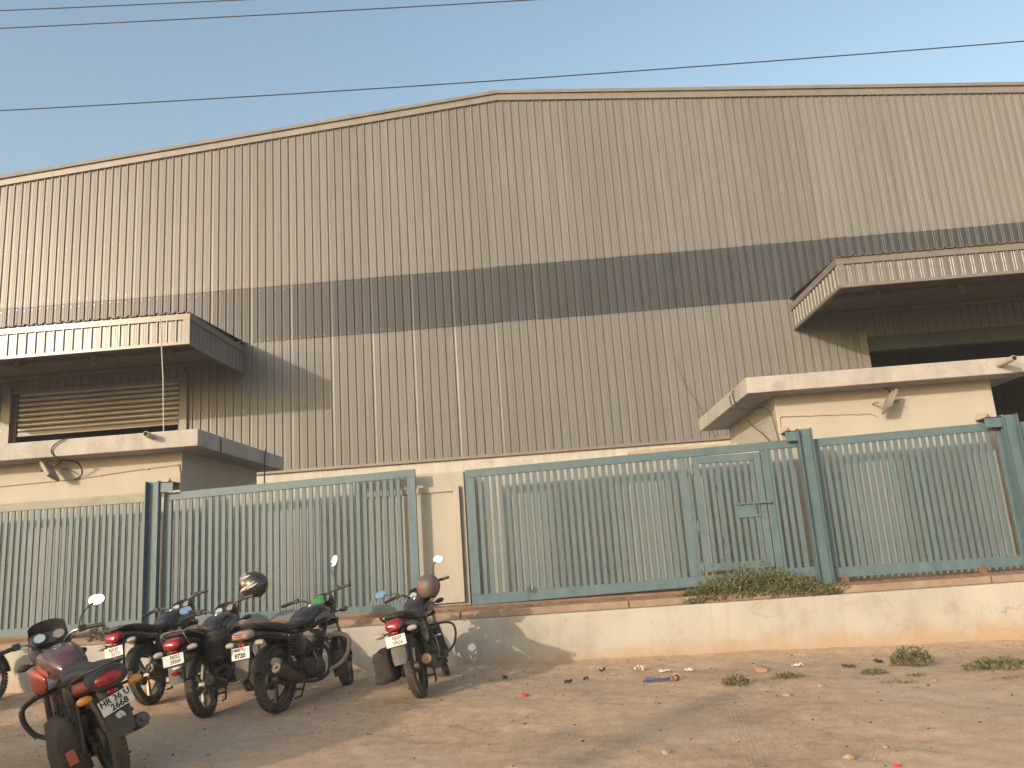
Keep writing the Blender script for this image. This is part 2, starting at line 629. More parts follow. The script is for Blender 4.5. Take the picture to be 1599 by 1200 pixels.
# ------------------------------------------------------------------ warehouse
FY = 18.0
RIDGE_X, RIDGE_Z, SLOPE = -0.55, 12.72, 0.0865
CLAD_Z0, BAND_Z0, BAND_Z1 = 3.60, 6.80, 8.23
XL, XR = -17.95, 18.05
OPEN_L = (-12.95, -8.70, 6.05)
OPEN_R = (7.65, 12.40, 5.72)
wh = thing('warehouse', 'large grey-beige ribbed metal warehouse with a dark band and low gable roof', 'warehouse', (0, FY, 0))


def roof_z(x):
    return RIDGE_Z - SLOPE * abs(x - RIDGE_X)


def rib_profile(x0, x1, pitch=0.2, h=0.030):
    """(x, depth towards viewer) along a trapezoid-ribbed sheet with two small stiffeners in each pan"""
    one = [(0.0, 0), (0.052, 0), (0.058, 0.004), (0.066, 0.004), (0.072, 0), (0.100, 0), (0.106, 0.004), (0.114, 0.004), (0.120, 0),
           (0.134, 0), (0.151, h), (0.172, h), (0.190, 0)]
    out = []
    k = math.floor(x0 / pitch) - 1
    while k * pitch < x1 + pitch:
        for dx, d in one:
            x = k * pitch + dx * pitch / 0.2
            if x0 + 1e-4 < x < x1 - 1e-4:
                out.append((x, d))
        k += 1
    def at(x):
        u = (x / pitch - math.floor(x / pitch)) * 0.2
        for (a, da), (b, db) in zip(one, one[1:] + [(0.2, 0)]):
            if a <= u <= b:
                return da + (db - da) * (u - a) / max(1e-9, b - a)
        return 0
    return [(x0, at(x0))] + out + [(x1, at(x1))]


LIFT = {'wall_sheet': (0.001, 0.008), 'dark_band_sheet': (0.001, 0.005)}


def sheet(name, x0, x1, zb, zt, y, material, parent, tilt=0.0):
    # the right-hand edge of every sheet lifts slightly where it laps over its neighbour
    lip = x1 - 0.036
    pr = rib_profile(x0, x1)
    pr.append((lip, [d for x, d in pr if x <= lip][-1]))
    pr.sort()
    lift = random.uniform(*LIFT.get(name, (0.001, 0.003)))
    pr = [(x, d + (lift * (x - lip) / 0.036 if x > lip else 0)) for x, d in pr]
    ftop = zt if callable(zt) else (lambda x: zt)
    fbot = zb if callable(zb) else (lambda x: zb)
    v = []
    for x, d in pr:
        v.append((x, y - d, fbot(x)))
    for x, d in pr:
        v.append((x, y - d + tilt, ftop(x)))
    n = len(pr)
    mb = MB()
    mb.v = [Vector(p) for p in v]
    mb.f = [(i, i + 1, n + i + 1, n + i) for i in range(n - 1)]
    me = bpy.data.meshes.new(name)
    me.from_pydata([tuple(p) for p in mb.v], [], mb.f)
    me.materials.append(material)
    me.update()
    return link(name, me, parent)


def sheet_row(zb, zt, yoff, material, name, jitter=0.0):
    edges = [XL + i for i in range(int(XR - XL) + 1)]
    for a, b in zip(edges, edges[1:]):
        cuts = [a, b]
        for o in (OPEN_L, OPEN_R):
            for e in o[:2]:
                if a < e < b:
                    cuts.append(e)
        cuts.sort()
        for c, d in zip(cuts, cuts[1:]):
            if d - c < 0.02:
                continue
            z0 = zb
            mid = (c + d) / 2
            if zb < 4:
                for o in (OPEN_L, OPEN_R):
                    if o[0] < mid < o[1]:
                        z0 = o[2]
            j1, j2 = random.uniform(-jitter, jitter), random.uniform(-jitter, jitter)
            top = (lambda x: roof_z(x) + 0.1) if zt is None else zt + j2
            sheet(name, c, d, z0 + (j1 if z0 == zb and zb > 4 else 0), top, yoff + random.uniform(-0.0015, 0.0015), material, wh)


sheet_row(CLAD_Z0, BAND_Z0 + 0.06, 0.0, M_CLAD, 'wall_sheet')
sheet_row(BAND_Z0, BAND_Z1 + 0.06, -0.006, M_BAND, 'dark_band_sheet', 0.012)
sheet_row(BAND_Z1, None, -0.012, M_CLAD, 'upper_wall_sheet', 0.012)
# rows of fixing screws, too small to pick apart
mb = MB()
for zz in (3.75, 5.1, 6.70, 6.86, 8.14, 8.33, 9.7, 11.0, 12.0):
    k = int(XL / 0.2)
    while k * 0.2 < XR - 0.2:
        x = k * 0.2 + 0.03
        k += 1
        if zz > roof_z(x) - 0.05 or any(o[0] - 0.1 < x < o[1] + 0.1 and zz < o[2] + 0.05 for o in (OPEN_L, OPEN_R)):
            continue
        z_ = zz + random.uniform(-0.02, 0.02)
        mb.box((x - 0.007, -0.022, z_ - 0.007), (x + 0.007, -0.001, z_ + 0.007))
so_ = mb.obj('fixing_screws', M_SCREW, wh, smooth=0)
so_['kind'] = 'stuff'
# gable flashing, two steps, in lengths
for side in (-1, 1):
    L = 17.5
    nseg = 6
    for i in range(nseg):
        xa = RIDGE_X + side * L * i / nseg
        xb = RIDGE_X + side * (L * (i + 1) / nseg - 0.006)
        if side < 0:
            xa, xb = xb, xa
        za, zb = roof_z(xa), roof_z(xb)
        dj = random.uniform(-0.003, 0.003)
        mb = MB()
        mb.hexa([(xa, -0.075 + dj, za), (xb, -0.075 + dj, zb), (xb, 0.3, zb), (xa, 0.3, za), (xa, -0.075 + dj, za + 0.17), (xb, -0.075 + dj, zb + 0.17), (xb, 0.3, zb + 0.17), (xa, 0.3, za + 0.17)])
        o = mb.obj('gable_flashing', M_TRIM, wh, smooth=0)
        mb = MB()
        mb.hexa([(xa, -0.125 + dj, za + 0.172), (xb, -0.125 + dj, zb + 0.172), (xb, 0.3, zb + 0.172), (xa, 0.3, za + 0.172), (xa, -0.105 + dj, za + 0.27), (xb, -0.105 + dj, zb + 0.27), (xb, 0.3, zb + 0.27), (xa, 0.3, za + 0.27)])
        mb.obj('flashing_cap', M_TRIM, o, smooth=0)
mb = MB()
mb.box((XL, -0.05, CLAD_Z0 - 0.03), (OPEN_L[0] - 0.2, 0.02, CLAD_Z0 + 0.035))
mb.box((OPEN_L[1] + 0.2, -0.05, CLAD_Z0 - 0.03), (OPEN_R[0] - 0.1, 0.02, CLAD_Z0 + 0.035))
mb.box((OPEN_R[1] + 0.1, -0.05, CLAD_Z0 - 0.03), (XR, 0.02, CLAD_Z0 + 0.035))
mb.obj('base_flashing', M_TRIM, wh, smooth=0)
mb = MB()
for a, b in ((XL, OPEN_L[0]), (OPEN_L[1], OPEN_R[0]), (OPEN_R[1], XR)):
    mb.box((a, 0.03, 0), (b, 0.28, CLAD_Z0 - 0.032))
for o in (OPEN_L, OPEN_R):
    mb.box((o[0] + 0.002, 0.035, 0), (o[1] - 0.002, 0.27, 1.2))
mb.obj('plinth_wall', M_WHITE, wh, smooth=0)
mb = MB()      # side walls, rear wall and roof
mb.box((XL, 0.05, 0), (XL + 0.1, 40, 11.0))
mb.box((XR - 0.1, 0.05, 0), (XR, 40, 11.0))
mb.box((XL, 40, 0), (XR, 40.1, 11.0))
mb.obj('side_wall', M_TRIM, wh, smooth=0)
mb = MB()
for sd_ in (-1, 1):
    xe = RIDGE_X + sd_ * 17.5
    mb.hexa([(RIDGE_X, 0.31, RIDGE_Z + 0.10), (xe, 0.31, roof_z(xe) + 0.10), (xe, 40, roof_z(xe) + 0.10), (RIDGE_X, 40, RIDGE_Z + 0.10),
             (RIDGE_X, 0.31, RIDGE_Z + 0.2), (xe, 0.31, roof_z(xe) + 0.2), (xe, 40, roof_z(xe) + 0.2), (RIDGE_X, 40, RIDGE_Z + 0.2)])
mb.obj('roof', M_TRIM, wh, smooth=0)
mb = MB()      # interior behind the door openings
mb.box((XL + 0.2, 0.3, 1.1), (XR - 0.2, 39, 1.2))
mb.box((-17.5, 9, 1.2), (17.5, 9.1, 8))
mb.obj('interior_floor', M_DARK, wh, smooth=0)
# backing liner behind the sheets so that no light leaks through the joints
mb = MB()
edges = [XL, OPEN_L[0], OPEN_L[1], OPEN_R[0], OPEN_R[1], XR]
for a, b, z0 in ((XL, OPEN_L[0], 3.57), (OPEN_L[0], OPEN_L[1], OPEN_L[2]), (OPEN_L[1], OPEN_R[0], 3.57), (OPEN_R[0], OPEN_R[1], OPEN_R[2]), (OPEN_R[1], XR, 3.57)):
    mb.box((a, 0.012, z0), (b, 0.025, 11.1))
mb.obj('wall_liner', M_SOFFIT, wh, smooth=0)
# door surrounds
for o, jm in ((OPEN_L, M_CLAD), (OPEN_R, M_TRIM)):
    for x in (o[0], o[1]):
        s_ = 1 if x == o[1] else -1
        a, b = sorted((x - s_ * 0.02, x + s_ * 0.16))
        MB().box((a, -0.07, 1.2), (b, 0.1, o[2] + 0.1)).obj('door_jamb', jm, wh, smooth=0)
MB().box((OPEN_R[0], 0.05, OPEN_R[2] - 0.34), (OPEN_R[1], 0.3, OPEN_R[2] - 0.002)).obj('door_lintel', M_BEAM, wh, smooth=0)
MB().box((OPEN_L[0] + .005, -0.03, OPEN_L[2] - 0.05), (OPEN_L[1] - .005, 0.3, OPEN_L[2] + 0.0)).obj('door_lintel', M_TRIM, wh, smooth=0)
# roller shutter, half raised, slat by slat
sh = thing('roller_shutter', 'grey steel roller shutter half raised under the left canopy', 'shutter', (0, FY + 0.12, 0))
prof = [(-0.0, 0.0), (-0.018, 0.012), (-0.030, 0.036), (-0.033, 0.06), (-0.026, 0.086), (-0.010, 0.104), (-0.0, 0.112), (0.012, 0.112), (0.012, 0.0)]
mb = MB()
mb.rings([[(OPEN_L[0] + 0.12, p[0], p[1]) for p in prof], [(OPEN_L[1] - 0.12, p[0], p[1]) for p in prof]])
slat_me = mb.mesh('slat', M_SHUT, 50)
zb0 = 5.06
for i in range(8):
    link('slat', slat_me, sh, (0, random.uniform(-0.003, 0.003), zb0 + i * 0.125))
MB().box((OPEN_L[0] + 0.1, -0.03, zb0 - 0.11), (OPEN_L[1] - 0.1, 0.03, zb0 - 0.008)).obj('bottom_bar', M_TRIM, sh, smooth=0, bevel=0.006)
for x in (OPEN_L[0] + 0.025, OPEN_L[1] - 0.105):
    MB().box((x, -0.06, 1.25), (x + 0.08, 0.06, 5.95)).obj('guide_rail', M_SOFFIT, sh, smooth=0)


# ------------------------------------------------------------------ canopies
def canopy(label, x0, x1, zlo, zhi, proj, open_ends):
    t = thing('door_canopy', label, 'canopy', (0, FY, 0), group='canopies over the warehouse doors')
    yf = -proj
    zf0, zf1 = zlo + 0.05, zhi - 0.13
    # front fascia sheets
    x = x0
    while x < x1 - 0.05:
        xe = min(x + 1.0, x1)
        sheet('fascia_sheet', x, xe, zf0, zf1, yf, M_CLADG, t)
        x = xe
    # end fascia sheets (profile turned to face sideways)
    for xend, s_ in ((x0, -1), (x1, 1)):
        pr = rib_profile(0.0, proj - 0.04)
        v = [(xend + s_ * d * 0.9, -u, zf0) for u, d in pr] + [(xend + s_ * d * 0.9, -u, zf1) for u, d in pr]
        n = len(pr)
        me = bpy.data.meshes.new('end_fascia_sheet')
        me.from_pydata(v, [], [(i, i + 1, n + i + 1, n + i) for i in range(n - 1)])
        me.materials.append(M_CLAD)
        link('end_fascia_sheet', me, t)
    # flashing round the top and bottom edge
    e = 0.045
    for nm, a, b in (('top_flashing', zf1 - 0.005, zhi), ('bottom_flashing', zlo, zf0 + 0.012)):
        MB().box((x0 - e, yf - e, a), (x1 + e, yf + 0.02, b)).obj(nm, M_TRIMG, t, smooth=0)
        for xend, s_ in ((x0, -1), (x1, 1)):
            p, q = sorted((xend + s_ * e, xend - s_ * 0.02))
            MB().box((p, yf + 0.021, a), (q, -0.035, b)).obj(nm, M_TRIM, t, smooth=0)
    for xend, s_ in ((x0, -1), (x1, 1)):      # corner trims
        p, q = sorted((xend + s_ * 0.038, xend - s_ * 0.10))
        MB().box((p, yf - 0.038, zf0), (q, yf - 0.004, zf1)).obj('corner_trim', M_TRIM, t, smooth=0)
    # roof sheet, corrugated, showing its wavy edge above the fascia
    pr = rib_profile(x0 - 0.03, x1 + 0.03, h=0.035)
    v, n = [], len(pr)
    for (yy, zz) in ((yf - 0.09, zhi + 0.010), (-0.04, zhi + 0.16)):
        for dz in (0.0, -0.012):
            v += [(x, yy, zz + d + dz) for x, d in pr]
    f = [(i, i + 1, 2 * n + i + 1, 2 * n + i) for i in range(n - 1)]
    f += [(n + i, n + i + 1, 3 * n + i + 1, 3 * n + i) for i in range(n - 1)]
    f += [(i, i + 1, n + i + 1, n + i) for i in range(n - 1)]
    me = bpy.data.meshes.new('roof_sheet')
    me.from_pydata(v, [], f)
    me.materials.append(M_SOFFIT)
    link('roof_sheet', me, t)
    # structure seen from underneath
    k = 0
    xx = x0 + 0.5
    while xx < x1:
        mb = MB()
        mb.box((xx - 0.05, yf + 0.08, zhi - 0.25), (xx + 0.05, -0.02, zhi - 0.02))
        mb.box((xx - 0.004, yf + 0.08, zhi - 0.36), (xx + 0.004, -0.02, zhi - 0.24))
        mb.obj('rafter', M_SOFFIT, t, smooth=0)
        xx += 2.2
    for yy in (yf + 0.25, yf + 1.3, -0.4):
        MB().box((x0 + 0.05, yy - 0.03, zhi - 0.44), (x1 - 0.05, yy + 0.03, zhi - 0.37)).obj('purlin', M_SOFFIT, t, smooth=0)
    MB().box((x0 + 0.03, yf + 0.03, zhi - 0.37 + 0.02), (x1 - 0.03, -0.03, zhi - 0.338)).obj('soffit_panel', M_SOFFIT, t, smooth=0)
    xx = x0 + 1.2
    while xx < x1:
        MB().box((xx - 0.05, yf + 1.15, zhi - 0.58), (xx + 0.05, yf + 1.25, zhi - 0.36)).obj('hanger_bracket', M_TRIM, t, smooth=0)
        xx += 1.75
    return t


canopy('ribbed metal canopy on the left, glinting in the sun above the half-raised shutter', -14.6, -7.18, 6.02, 6.69, 2.9, True)
canopy('ribbed metal canopy on the right above the dark open doorway', 6.08, 13.9, 6.02, 6.64, 3.05, True)


# ------------------------------------------------------------------ guard cabins
def cabin(label, xw0, xw1, xs0, xs1, zs0, zs1):
    t = thing('guard_cabin', label, 'cabin', ((xw0 + xw1) / 2, 11.75, 0), group='guard cabins behind the fence')
    ox = (xw0 + xw1) / 2
    MB().box((xw0 - ox, 0, 0), (xw1 - ox, 3.1, zs0 + 0.01)).obj('wall', M_CABIN, t, smooth=0, bevel=0.012)
    mb = MB()
    mb.box((xs0 - ox, -0.45, zs0), (xs1 - ox, 3.35, zs1))
    mb.obj('roof_slab', M_SLAB, t, smooth=0, bevel=0.012)
    return t, ox


cabL, oxl = cabin('cream guard cabin with flat slab roof behind the fence on the left', -10.2, -5.65, -10.8, -5.2, 3.27, 3.53)
cabR, oxr = cabin('cream guard cabin with flat slab roof behind the fence on the right', 3.50, 6.72, 3.00, 7.15, 3.41, 3.65)


def conduit(parent, pts, clips, m_=M_COND, r=0.011):
    o = MB().tube(pts, r, 6).obj('conduit', m_, parent)
    for c in clips:
        MB().box((c[0] - 0.018, -0.026, c[2] - 0.018), (c[0] + 0.018, -0.001, c[2] + 0.018)).obj('clip', m_, o, smooth=0)


conduit(cabL, [(-9.2 - oxl, -0.014, 2.93), (-7.3 - oxl, -0.014, 2.97), (-6.5 - oxl, -0.014, 3.03), (-5.69 - oxl, -0.014, 3.07), (-5.67 - oxl, -0.012, 2.9), (-5.67 - oxl, -0.012, 1.5)],
        [(-6.95 - oxl, 0, 3.0), (-6.2 - oxl, 0, 3.045), (-7.3 - oxl, 0, 2.97)])
conduit(cabR, [(3.53 - oxr, -0.014, 1.5), (3.53 - oxr, -0.014, 3.06), (3.56 - oxr, -0.014, 3.10), (4.9 - oxr, -0.014, 3.04), (4.97 - oxr, -0.014, 2.99)],
        [(4.0 - oxr, 0, 3.08), (4.35 - oxr, 0, 3.065), (4.7 - oxr, 0, 3.05), (3.53 - oxr, 0, 2.6)])
for par, x, z, L in ((cabL, -5.92 - oxl, 3.46, 0.22), (cabR, 6.62 - oxr, 3.545, 0.36)):
    o = MB().tube([(x, -0.40, z), (x + 0.03, -0.45 - L, z + 0.01)], 0.042, 16).obj('drain_spout', M_PIPE, par)
    MB().tube([(x + 0.0298, -0.449 - L, z + 0.01), (x + 0.030, -0.452 - L, z + 0.01)], 0.034, 16).obj('spout_bore', M_PIPEIN, o)


def floodlight(label, x, z, lean):
    t = thing('floodlight', label, 'floodlight', (x, 11.74, z), group='floodlights on the cabin walls')
    # thin square LED head tilted down, carried on a bracket
    c = Vector((0.0, -0.22, 0.0))
    ax = Vector((0.15 * lean, 1.0, -0.35)).normalized() * 0.12
    az = Vector((-0.62 * lean, 0.25, 0.80)).normalized() * 0.165
    ay = ax.cross(az).normalized() * 0.022
    MB().obox(c, ax, ay, az).obj('lamp_head', M_LAMP, t, smooth=0, bevel=0.006)
    MB().obox(c + ay * 1.15, ax * 0.86, ay * 0.12, az * 0.86).obj('lamp_glass', M_GLASS, t, smooth=0)
    for i in range(5):
        MB().obox(c - ay * 1.5 + ax * (0.32 * (i - 2)), ax * 0.03, ay * 0.6, az * 0.8).obj('cooling_fin', M_LAMP, t, smooth=0)
    MB().tube([(-0.16, -0.22, 0), (-0.17, -0.10, 0.02), (-0.16, -0.01, 0.02)], 0.012, 6).tube([(0.16, -0.22, 0), (0.17, -0.10, 0.02), (0.16, -0.01, 0.02)], 0.012, 6).obj('bracket', M_LAMP, t)
    MB().tube([(0.02, -0.20, 0.03), (0.08, -0.12, 0.10), (0.10, -0.05, 0.2), (0.03, -0.02, 0.26)], 0.009, 6, 2).obj('lead', M_CABLE, t)
    return t


floodlight('square floodlight on the wall of the left guard cabin', -7.62, 3.10, 1.0)
floodlight('square floodlight on the wall of the right guard cabin', 5.10, 3.16, -0.9)


def cable(name, label, pts, r=0.008, m_=M_CABLE, cat='cable', sm=2):
    return tag(MB().tube(pts, r, 6, sm).obj(name, m_), label, cat)


cable('cable', 'loose black cable looping from the left cabin slab down to its floodlight',
      [(-7.15, 11.5, 3.54), (-7.2, 11.27, 3.55), (-7.42, 11.27, 3.45), (-7.46, 11.28, 3.32), (-7.30, 11.32, 3.22), (-7.15, 11.5, 3.2), (-7.18, 11.7, 3.02), (-7.35, 11.72, 2.95)], 0.011)
cable('cable', 'thin brown cable hanging off the far end of the left cabin slab',
      [(-5.16, 14.0, 3.56), (-5.16, 13.95, 3.4), (-5.16, 13.9, 2.2)], 0.012)
cable('cable', 'cable draped over the side of the left cabin slab near its corner', [(-5.4, 12.1, 3.54), (-5.19, 12.1, 3.545), (-5.185, 12.1, 3.25)], 0.009)
cable('cable', 'bundle of cables hanging from the left edge of the right cabin slab',
      [(3.3, 12.2, 3.66), (2.98, 12.1, 3.67), (2.97, 12.05, 3.4), (3.12, 11.9, 3.05), (3.38, 11.75, 2.75), (3.42, 11.7, 2.3)], 0.010)
cable('cable', 'second cable sagging beside the bundle on the right cabin slab',
      [(3.4, 12.3, 3.66), (2.985, 12.35, 3.67), (2.98, 12.3, 3.38), (3.15, 12.05, 3.28), (3.40, 11.74, 3.28), (3.46, 11.72, 2.9), (3.5, 11.7, 2.3)], 0.008)
tag(MB().tube([(-5.88, 11.6, 3.53), (-5.91, 11.6, 4.4), (-5.985, 11.6, 5.42)], 0.009, 8).obj('thin_pole', M_RODW), 'thin white pole standing on the left cabin roof', 'pole')
cable('cable', 'thin black cable hanging down the warehouse cladding by the right canopy', [(3.2, 17.9, 5.6), (3.3, 17.92, 5.0), (3.62, 17.93, 4.4), (3.9, 17.93, 3.6)], 0.005)

# ------------------------------------------------------------------ perimeter wall behind the gates
pw = thing('perimeter_wall', 'cream perimeter wall right behind the teal gates', 'wall', (0, 11.27, 0))
MB().box((-14, 0, 0), (1.2, 0.2, 2.55)).obj('wall_face', M_PWALL, pw, smooth=0)
MB().box((1.2, 0.004, 0), (14, 0.2, 2.60)).obj('wall_face', M_PWALL, pw, smooth=0)
MB().box((-14, -0.03, 2.552), (-5.7, 0.23, 2.62)).obj('coping', M_CONC, pw, smooth=0, bevel=0.008)
MB().box((-5.69, -0.03, 2.552), (1.19, 0.23, 2.585)).obj('coping', M_PWALL, pw, smooth=0, bevel=0.008)
MB().box((1.2, -0.03, 2.602), (2.75, 0.23, 2.70)).obj('coping', M_CONC, pw, smooth=0, bevel=0.008)
MB().box((2.76, -0.03, 2.602), (14, 0.23, 2.62)).obj('coping', M_PWALL, pw, smooth=0, bevel=0.008)
gp = thing('gate_pier', 'cream wall pier with a raised panel between the two sliding gates', 'pier', (0, 10.91, 0.55))
MB().box((-2.75, 0, 0), (-1.19, 0.34, 2.0)).obj('pier_body', M_PWALL, gp, smooth=0, bevel=0.008)
MB().box((-2.6, -0.045, 0.22), (-1.262, 0.01, 1.68)).obj('raised_panel', M_PWALL, gp, smooth=0, bevel=0.006)
x0, x1 = -2.6, -1.262
w = 0.085
MB().box((x0, -0.07, 1.722), (x1 - w, -0.03, 1.80)).obj('panel_frame', M_PWALL, gp, smooth=0, bevel=0.004)
MB().box((x1 - w, -0.07, 0.222), (x1 + 0.002, -0.03, 1.80)).obj('panel_frame', M_PWALL, gp, smooth=0, bevel=0.004)
MB().box((x0, -0.07, 0.222), (x1 - w - 0.001, -0.03, 0.31)).obj('panel_frame', M_PWALL, gp, smooth=0, bevel=0.004)
MB().box((x0, -0.04, 1.68), (x1 - 0.002, 0.01, 1.795)).obj('panel_back', M_PWALL, gp, smooth=0)

# ------------------------------------------------------------------ low wall, ledge and track
lw = tag(MB().box((-16, 0, -0.35), (16, 0.16, 0.588)).obj('low_wall', M_LOW, None, smooth=0, bevel=0.012), 'low dirt-stained cream wall along the edge of the dirt verge', 'wall')
lw.location = (0, 10.2, 0)
fill = MB().box((-16, 10.362, -0.3), (16, 11.26, 0.60)).obj('gate_apron', M_CONC, None, smooth=0)
fill['kind'] = 'structure'
fill['label'] = 'concrete strip carrying the gate track above the low wall'
ap2 = MB().box((-16, 10.61, 0.60), (3.42, 11.255, 0.735)).obj('track_bed', M_RAILBED, None, smooth=0)  # raised brown strip stands in for dark rail and shadow beneath the gates
ap2['kind'] = 'structure'
ap2['label'] = 'brown track bed strip standing in for rail and shadow under the sliding gates'
led = thing('track_ledge', 'terracotta coloured ledge on top of the low wall under the gates', 'ledge', (0, 10.30, 0.59))
x = -13.0
while x < 13:
    L = 2.3 + random.uniform(-0.15, 0.15)
    if not (3.30 < x < 3.5):
        o = MB().box((x, random.uniform(0.0, 0.008), 0), (x + L - 0.012, 0.22, 0.088 + random.uniform(-0.004, 0.004))).obj('ledge_block', M_LEDGE, led, smooth=0, bevel=0.010)
    x += L
tag(MB().box((-13, 10.56, 0.60), (13, 10.60, 0.705)).obj('gate_track', M_RAIL, None, smooth=0), 'rusty steel rail running under the sliding gates', 'rail')

# ------------------------------------------------------------------ gates
SLAT_W, SLAT_D, PITCHG = 0.056, 0.022, 0.094


def make_slat():
    bm = bmesh.new()
    bmesh.ops.create_cube(bm, size=1.0)
    for v in bm.verts:
        v.co.x *= SLAT_W
        v.co.y *= SLAT_D
        v.co.z = v.co.z + 0.5
    ed = [e for e in bm.edges if abs(e.verts[0].co.z - e.verts[1].co.z) > 0.5]
    bmesh.ops.bevel(bm, geom=ed, offset=0.004, segments=1, affect='EDGES')
    me = bpy.data.meshes.new('slat')
    bm.to_mesh(me)
    bm.free()
    me.materials.append(M_TEAL)
    return me


SLAT = make_slat()


def gate(name, label, cat, y, x0, x1, zb, zt, stiles=(0.115, 0.115), rail_t=0.108, rail_b=0.130, skip=None, group=None, depth=0.05, dust_rail=None):
    """zb, zt: (left, right) heights of the outer frame"""
    t = thing(name, label, cat, (x0, y, 0), group=group)
    W = x1 - x0
    fb = lambda x: zb[0] + (zb[1] - zb[0]) * x / W
    ft = lambda x: zt[0] + (zt[1] - zt[0]) * x / W
    d = depth / 2

    def bar(nm, xa, xb, lo, hi, yy=(-d, d), m_=M_TEAL):
        return MB().hexa([(xa, yy[0], lo(xa)), (xb, yy[0], lo(xb)), (xb, yy[1], lo(xb)), (xa, yy[1], lo(xa)),
                          (xa, yy[0], hi(xa)), (xb, yy[0], hi(xb)), (xb, yy[1], hi(xb)), (xa, yy[1], hi(xa))]).obj(nm, m_, t, smooth=0, bevel=0.004)
    bar('top_rail', 0, W, lambda x: ft(x) - rail_t, ft, m_=dust_rail or M_TEAL)
    bar('bottom_rail', 0, W, fb, lambda x: fb(x) + rail_b)
    for xa, xb in ((0, stiles[0]), (W - stiles[1], W)):
        if xb - xa > 0.01:
            bar('stile', xa, xb, lambda x: fb(x) + rail_b + 0.001, lambda x: ft(x) - rail_t - 0.001, (-d - 0.0015, d + 0.0015))
    x = stiles[0] + PITCHG * 0.75
    while x < W - stiles[1] - PITCHG * 0.4:
        if not (skip and any(a <= x <= b for a, b in skip)):
            o = link('slat', SLAT, t, (x, random.uniform(-0.002, 0.002), fb(x) + rail_b - 0.01))
            o.scale = (1, 1, ft(x) - fb(x) - rail_t - rail_b + 0.02)
            o.rotation_euler = (0, random.uniform(-0.001, 0.001), random.uniform(-0.03, 0.03))
        x += PITCHG
    return t, bar, fb, ft


M_RAILD = mat('gate_teal_dusty', (0.19, 0.21, 0.19), (0.26, 0.26, 0.22), rough=0.7, scale=(5, 5, 5), detail=8)
gate('fence_panel', 'teal slatted fence panel at the far left behind the parked motorcycles', 'fence', 10.66, -9.6, -5.50, (0.70, 0.72), (2.55, 2.53), group='teal slatted panels', dust_rail=M_RAILD)
gate('sliding_gate', 'teal slatted sliding gate left of the cream pier', 'gate', 10.65, -5.36, -1.83, (0.73, 0.68), (2.525, 2.60), group='teal slatted panels')
# right gate with wicket door
GX0, GX1 = -1.14, 3.45
gt, bar, fb, ft = gate('sliding_gate', 'teal slatted sliding gate with a small bolted wicket door in it', 'gate', 10.65, GX0, GX1, (0.735, 0.80), (2.53, 2.615),
                       skip=[(1.74 - GX0, 2.98 - GX0)], group='teal slatted panels', stiles=(0.125, 0.06))
bar('mullion', 1.76 - GX0, 1.87 - GX0, lambda x: fb(x) + 0.131, lambda x: ft(x) - 0.109, (-0.0265, 0.0265))
bar('mullion', 2.885 - GX0, 2.985 - GX0, lambda x: fb(x) + 0.131, lambda x: ft(x) - 0.109, (-0.0265, 0.0265))
o = link('slat', SLAT, gt, (1.905 - GX0, 0, 0.86))
o.scale = (0.7, 1, 1.64)
# wicket door as a part, its slats below it
wx0, wx1, wz0, wz1 = 1.955 - GX0, 2.872 - GX0, 0.955, 2.475
wd = MB()
wd.box((wx0, -0.034, wz0), (wx0 + 0.09, 0.02, wz1))
wd.box((wx1 - 0.09, -0.034, wz0), (wx1, 0.02, wz1))
wd.box((wx0 + 0.0905, -0.033, wz1 - 0.10), (wx1 - 0.0905, 0.019, wz1 - 0.001))
wd.box((wx0 + 0.0905, -0.033, wz0 + 0.001), (wx1 - 0.0905, 0.019, wz0 + 0.10))
wdo = wd.obj('wicket_door', M_TEAL, gt, smooth=0, bevel=0.004)
x = wx0 + 0.09 + 0.065
while x < wx1 - 0.10:
    o = link('slat', SLAT, wdo, (x, -0.008, wz0 + 0.095))
    o.scale = (0.95, 1, wz1 - wz0 - 0.19)
    x += 0.0915
MB().box((wx1 - 0.40, -0.047, 1.62), (wx1 - 0.092, -0.0345, 1.78)).obj('lock_plate', M_TEAL, wdo, smooth=0, bevel=0.003)
mb = MB().tube([(wx1 - 0.40, -0.062, 1.80), (wx1 + 0.06, -0.062, 1.80)], 0.012, 10)
for xx in (wx1 - 0.37, wx1 - 0.12, wx1 + 0.03):
    mb.box((xx - 0.012, -0.078, 1.782), (xx + 0.012, -0.03, 1.818))
mb.obj('bolt', M_TEAL, wdo)
mb = MB().tube([(wx1 - 0.16, -0.068, 1.80), (wx1 - 0.155, -0.072, 1.72), (wx1 - 0.15, -0.070, 1.66)], [0.016, 0.022, 0.014], 8, 1, 0.4)
mb.obj('bolt_handle', M_TEAL, wdo)
for zz in (2.30, 1.55, 1.02):
    MB().tube([(wx0 - 0.018, -0.038, zz - 0.07), (wx0 - 0.018, -0.038, zz + 0.07)], 0.012, 8).box((wx0 - 0.07, -0.033, zz - 0.035), (wx0 + 0.03, -0.0275, zz + 0.035)).obj('hinge', M_BLUE, wdo)
tag_, *_ = gate('sliding_gate', 'plain teal slatted gate panel between the two posts on the right', 'gate', 10.68, 3.58, 6.16, (0.765, 0.755), (2.60, 2.645), group='teal slatted panels')
for xx in (0.18, 1.95):
    MB().lathe([(0.02, -0.02), (0.055, -0.02), (0.045, 0), (0.055, 0.02), (0.02, 0.02)], (xx, 0, 0.745), 'y', 16).box((xx - 0.03, -0.03, 0.74), (xx + 0.03, -0.024, 0.80)).obj('track_wheel', M_RAIL, tag_)
gate('fence_panel', 'teal slatted fence panel at the right edge beyond the last post', 'fence', 10.68, 6.22, 9.4, (0.76, 0.76), (2.62, 2.64), group='teal slatted panels')


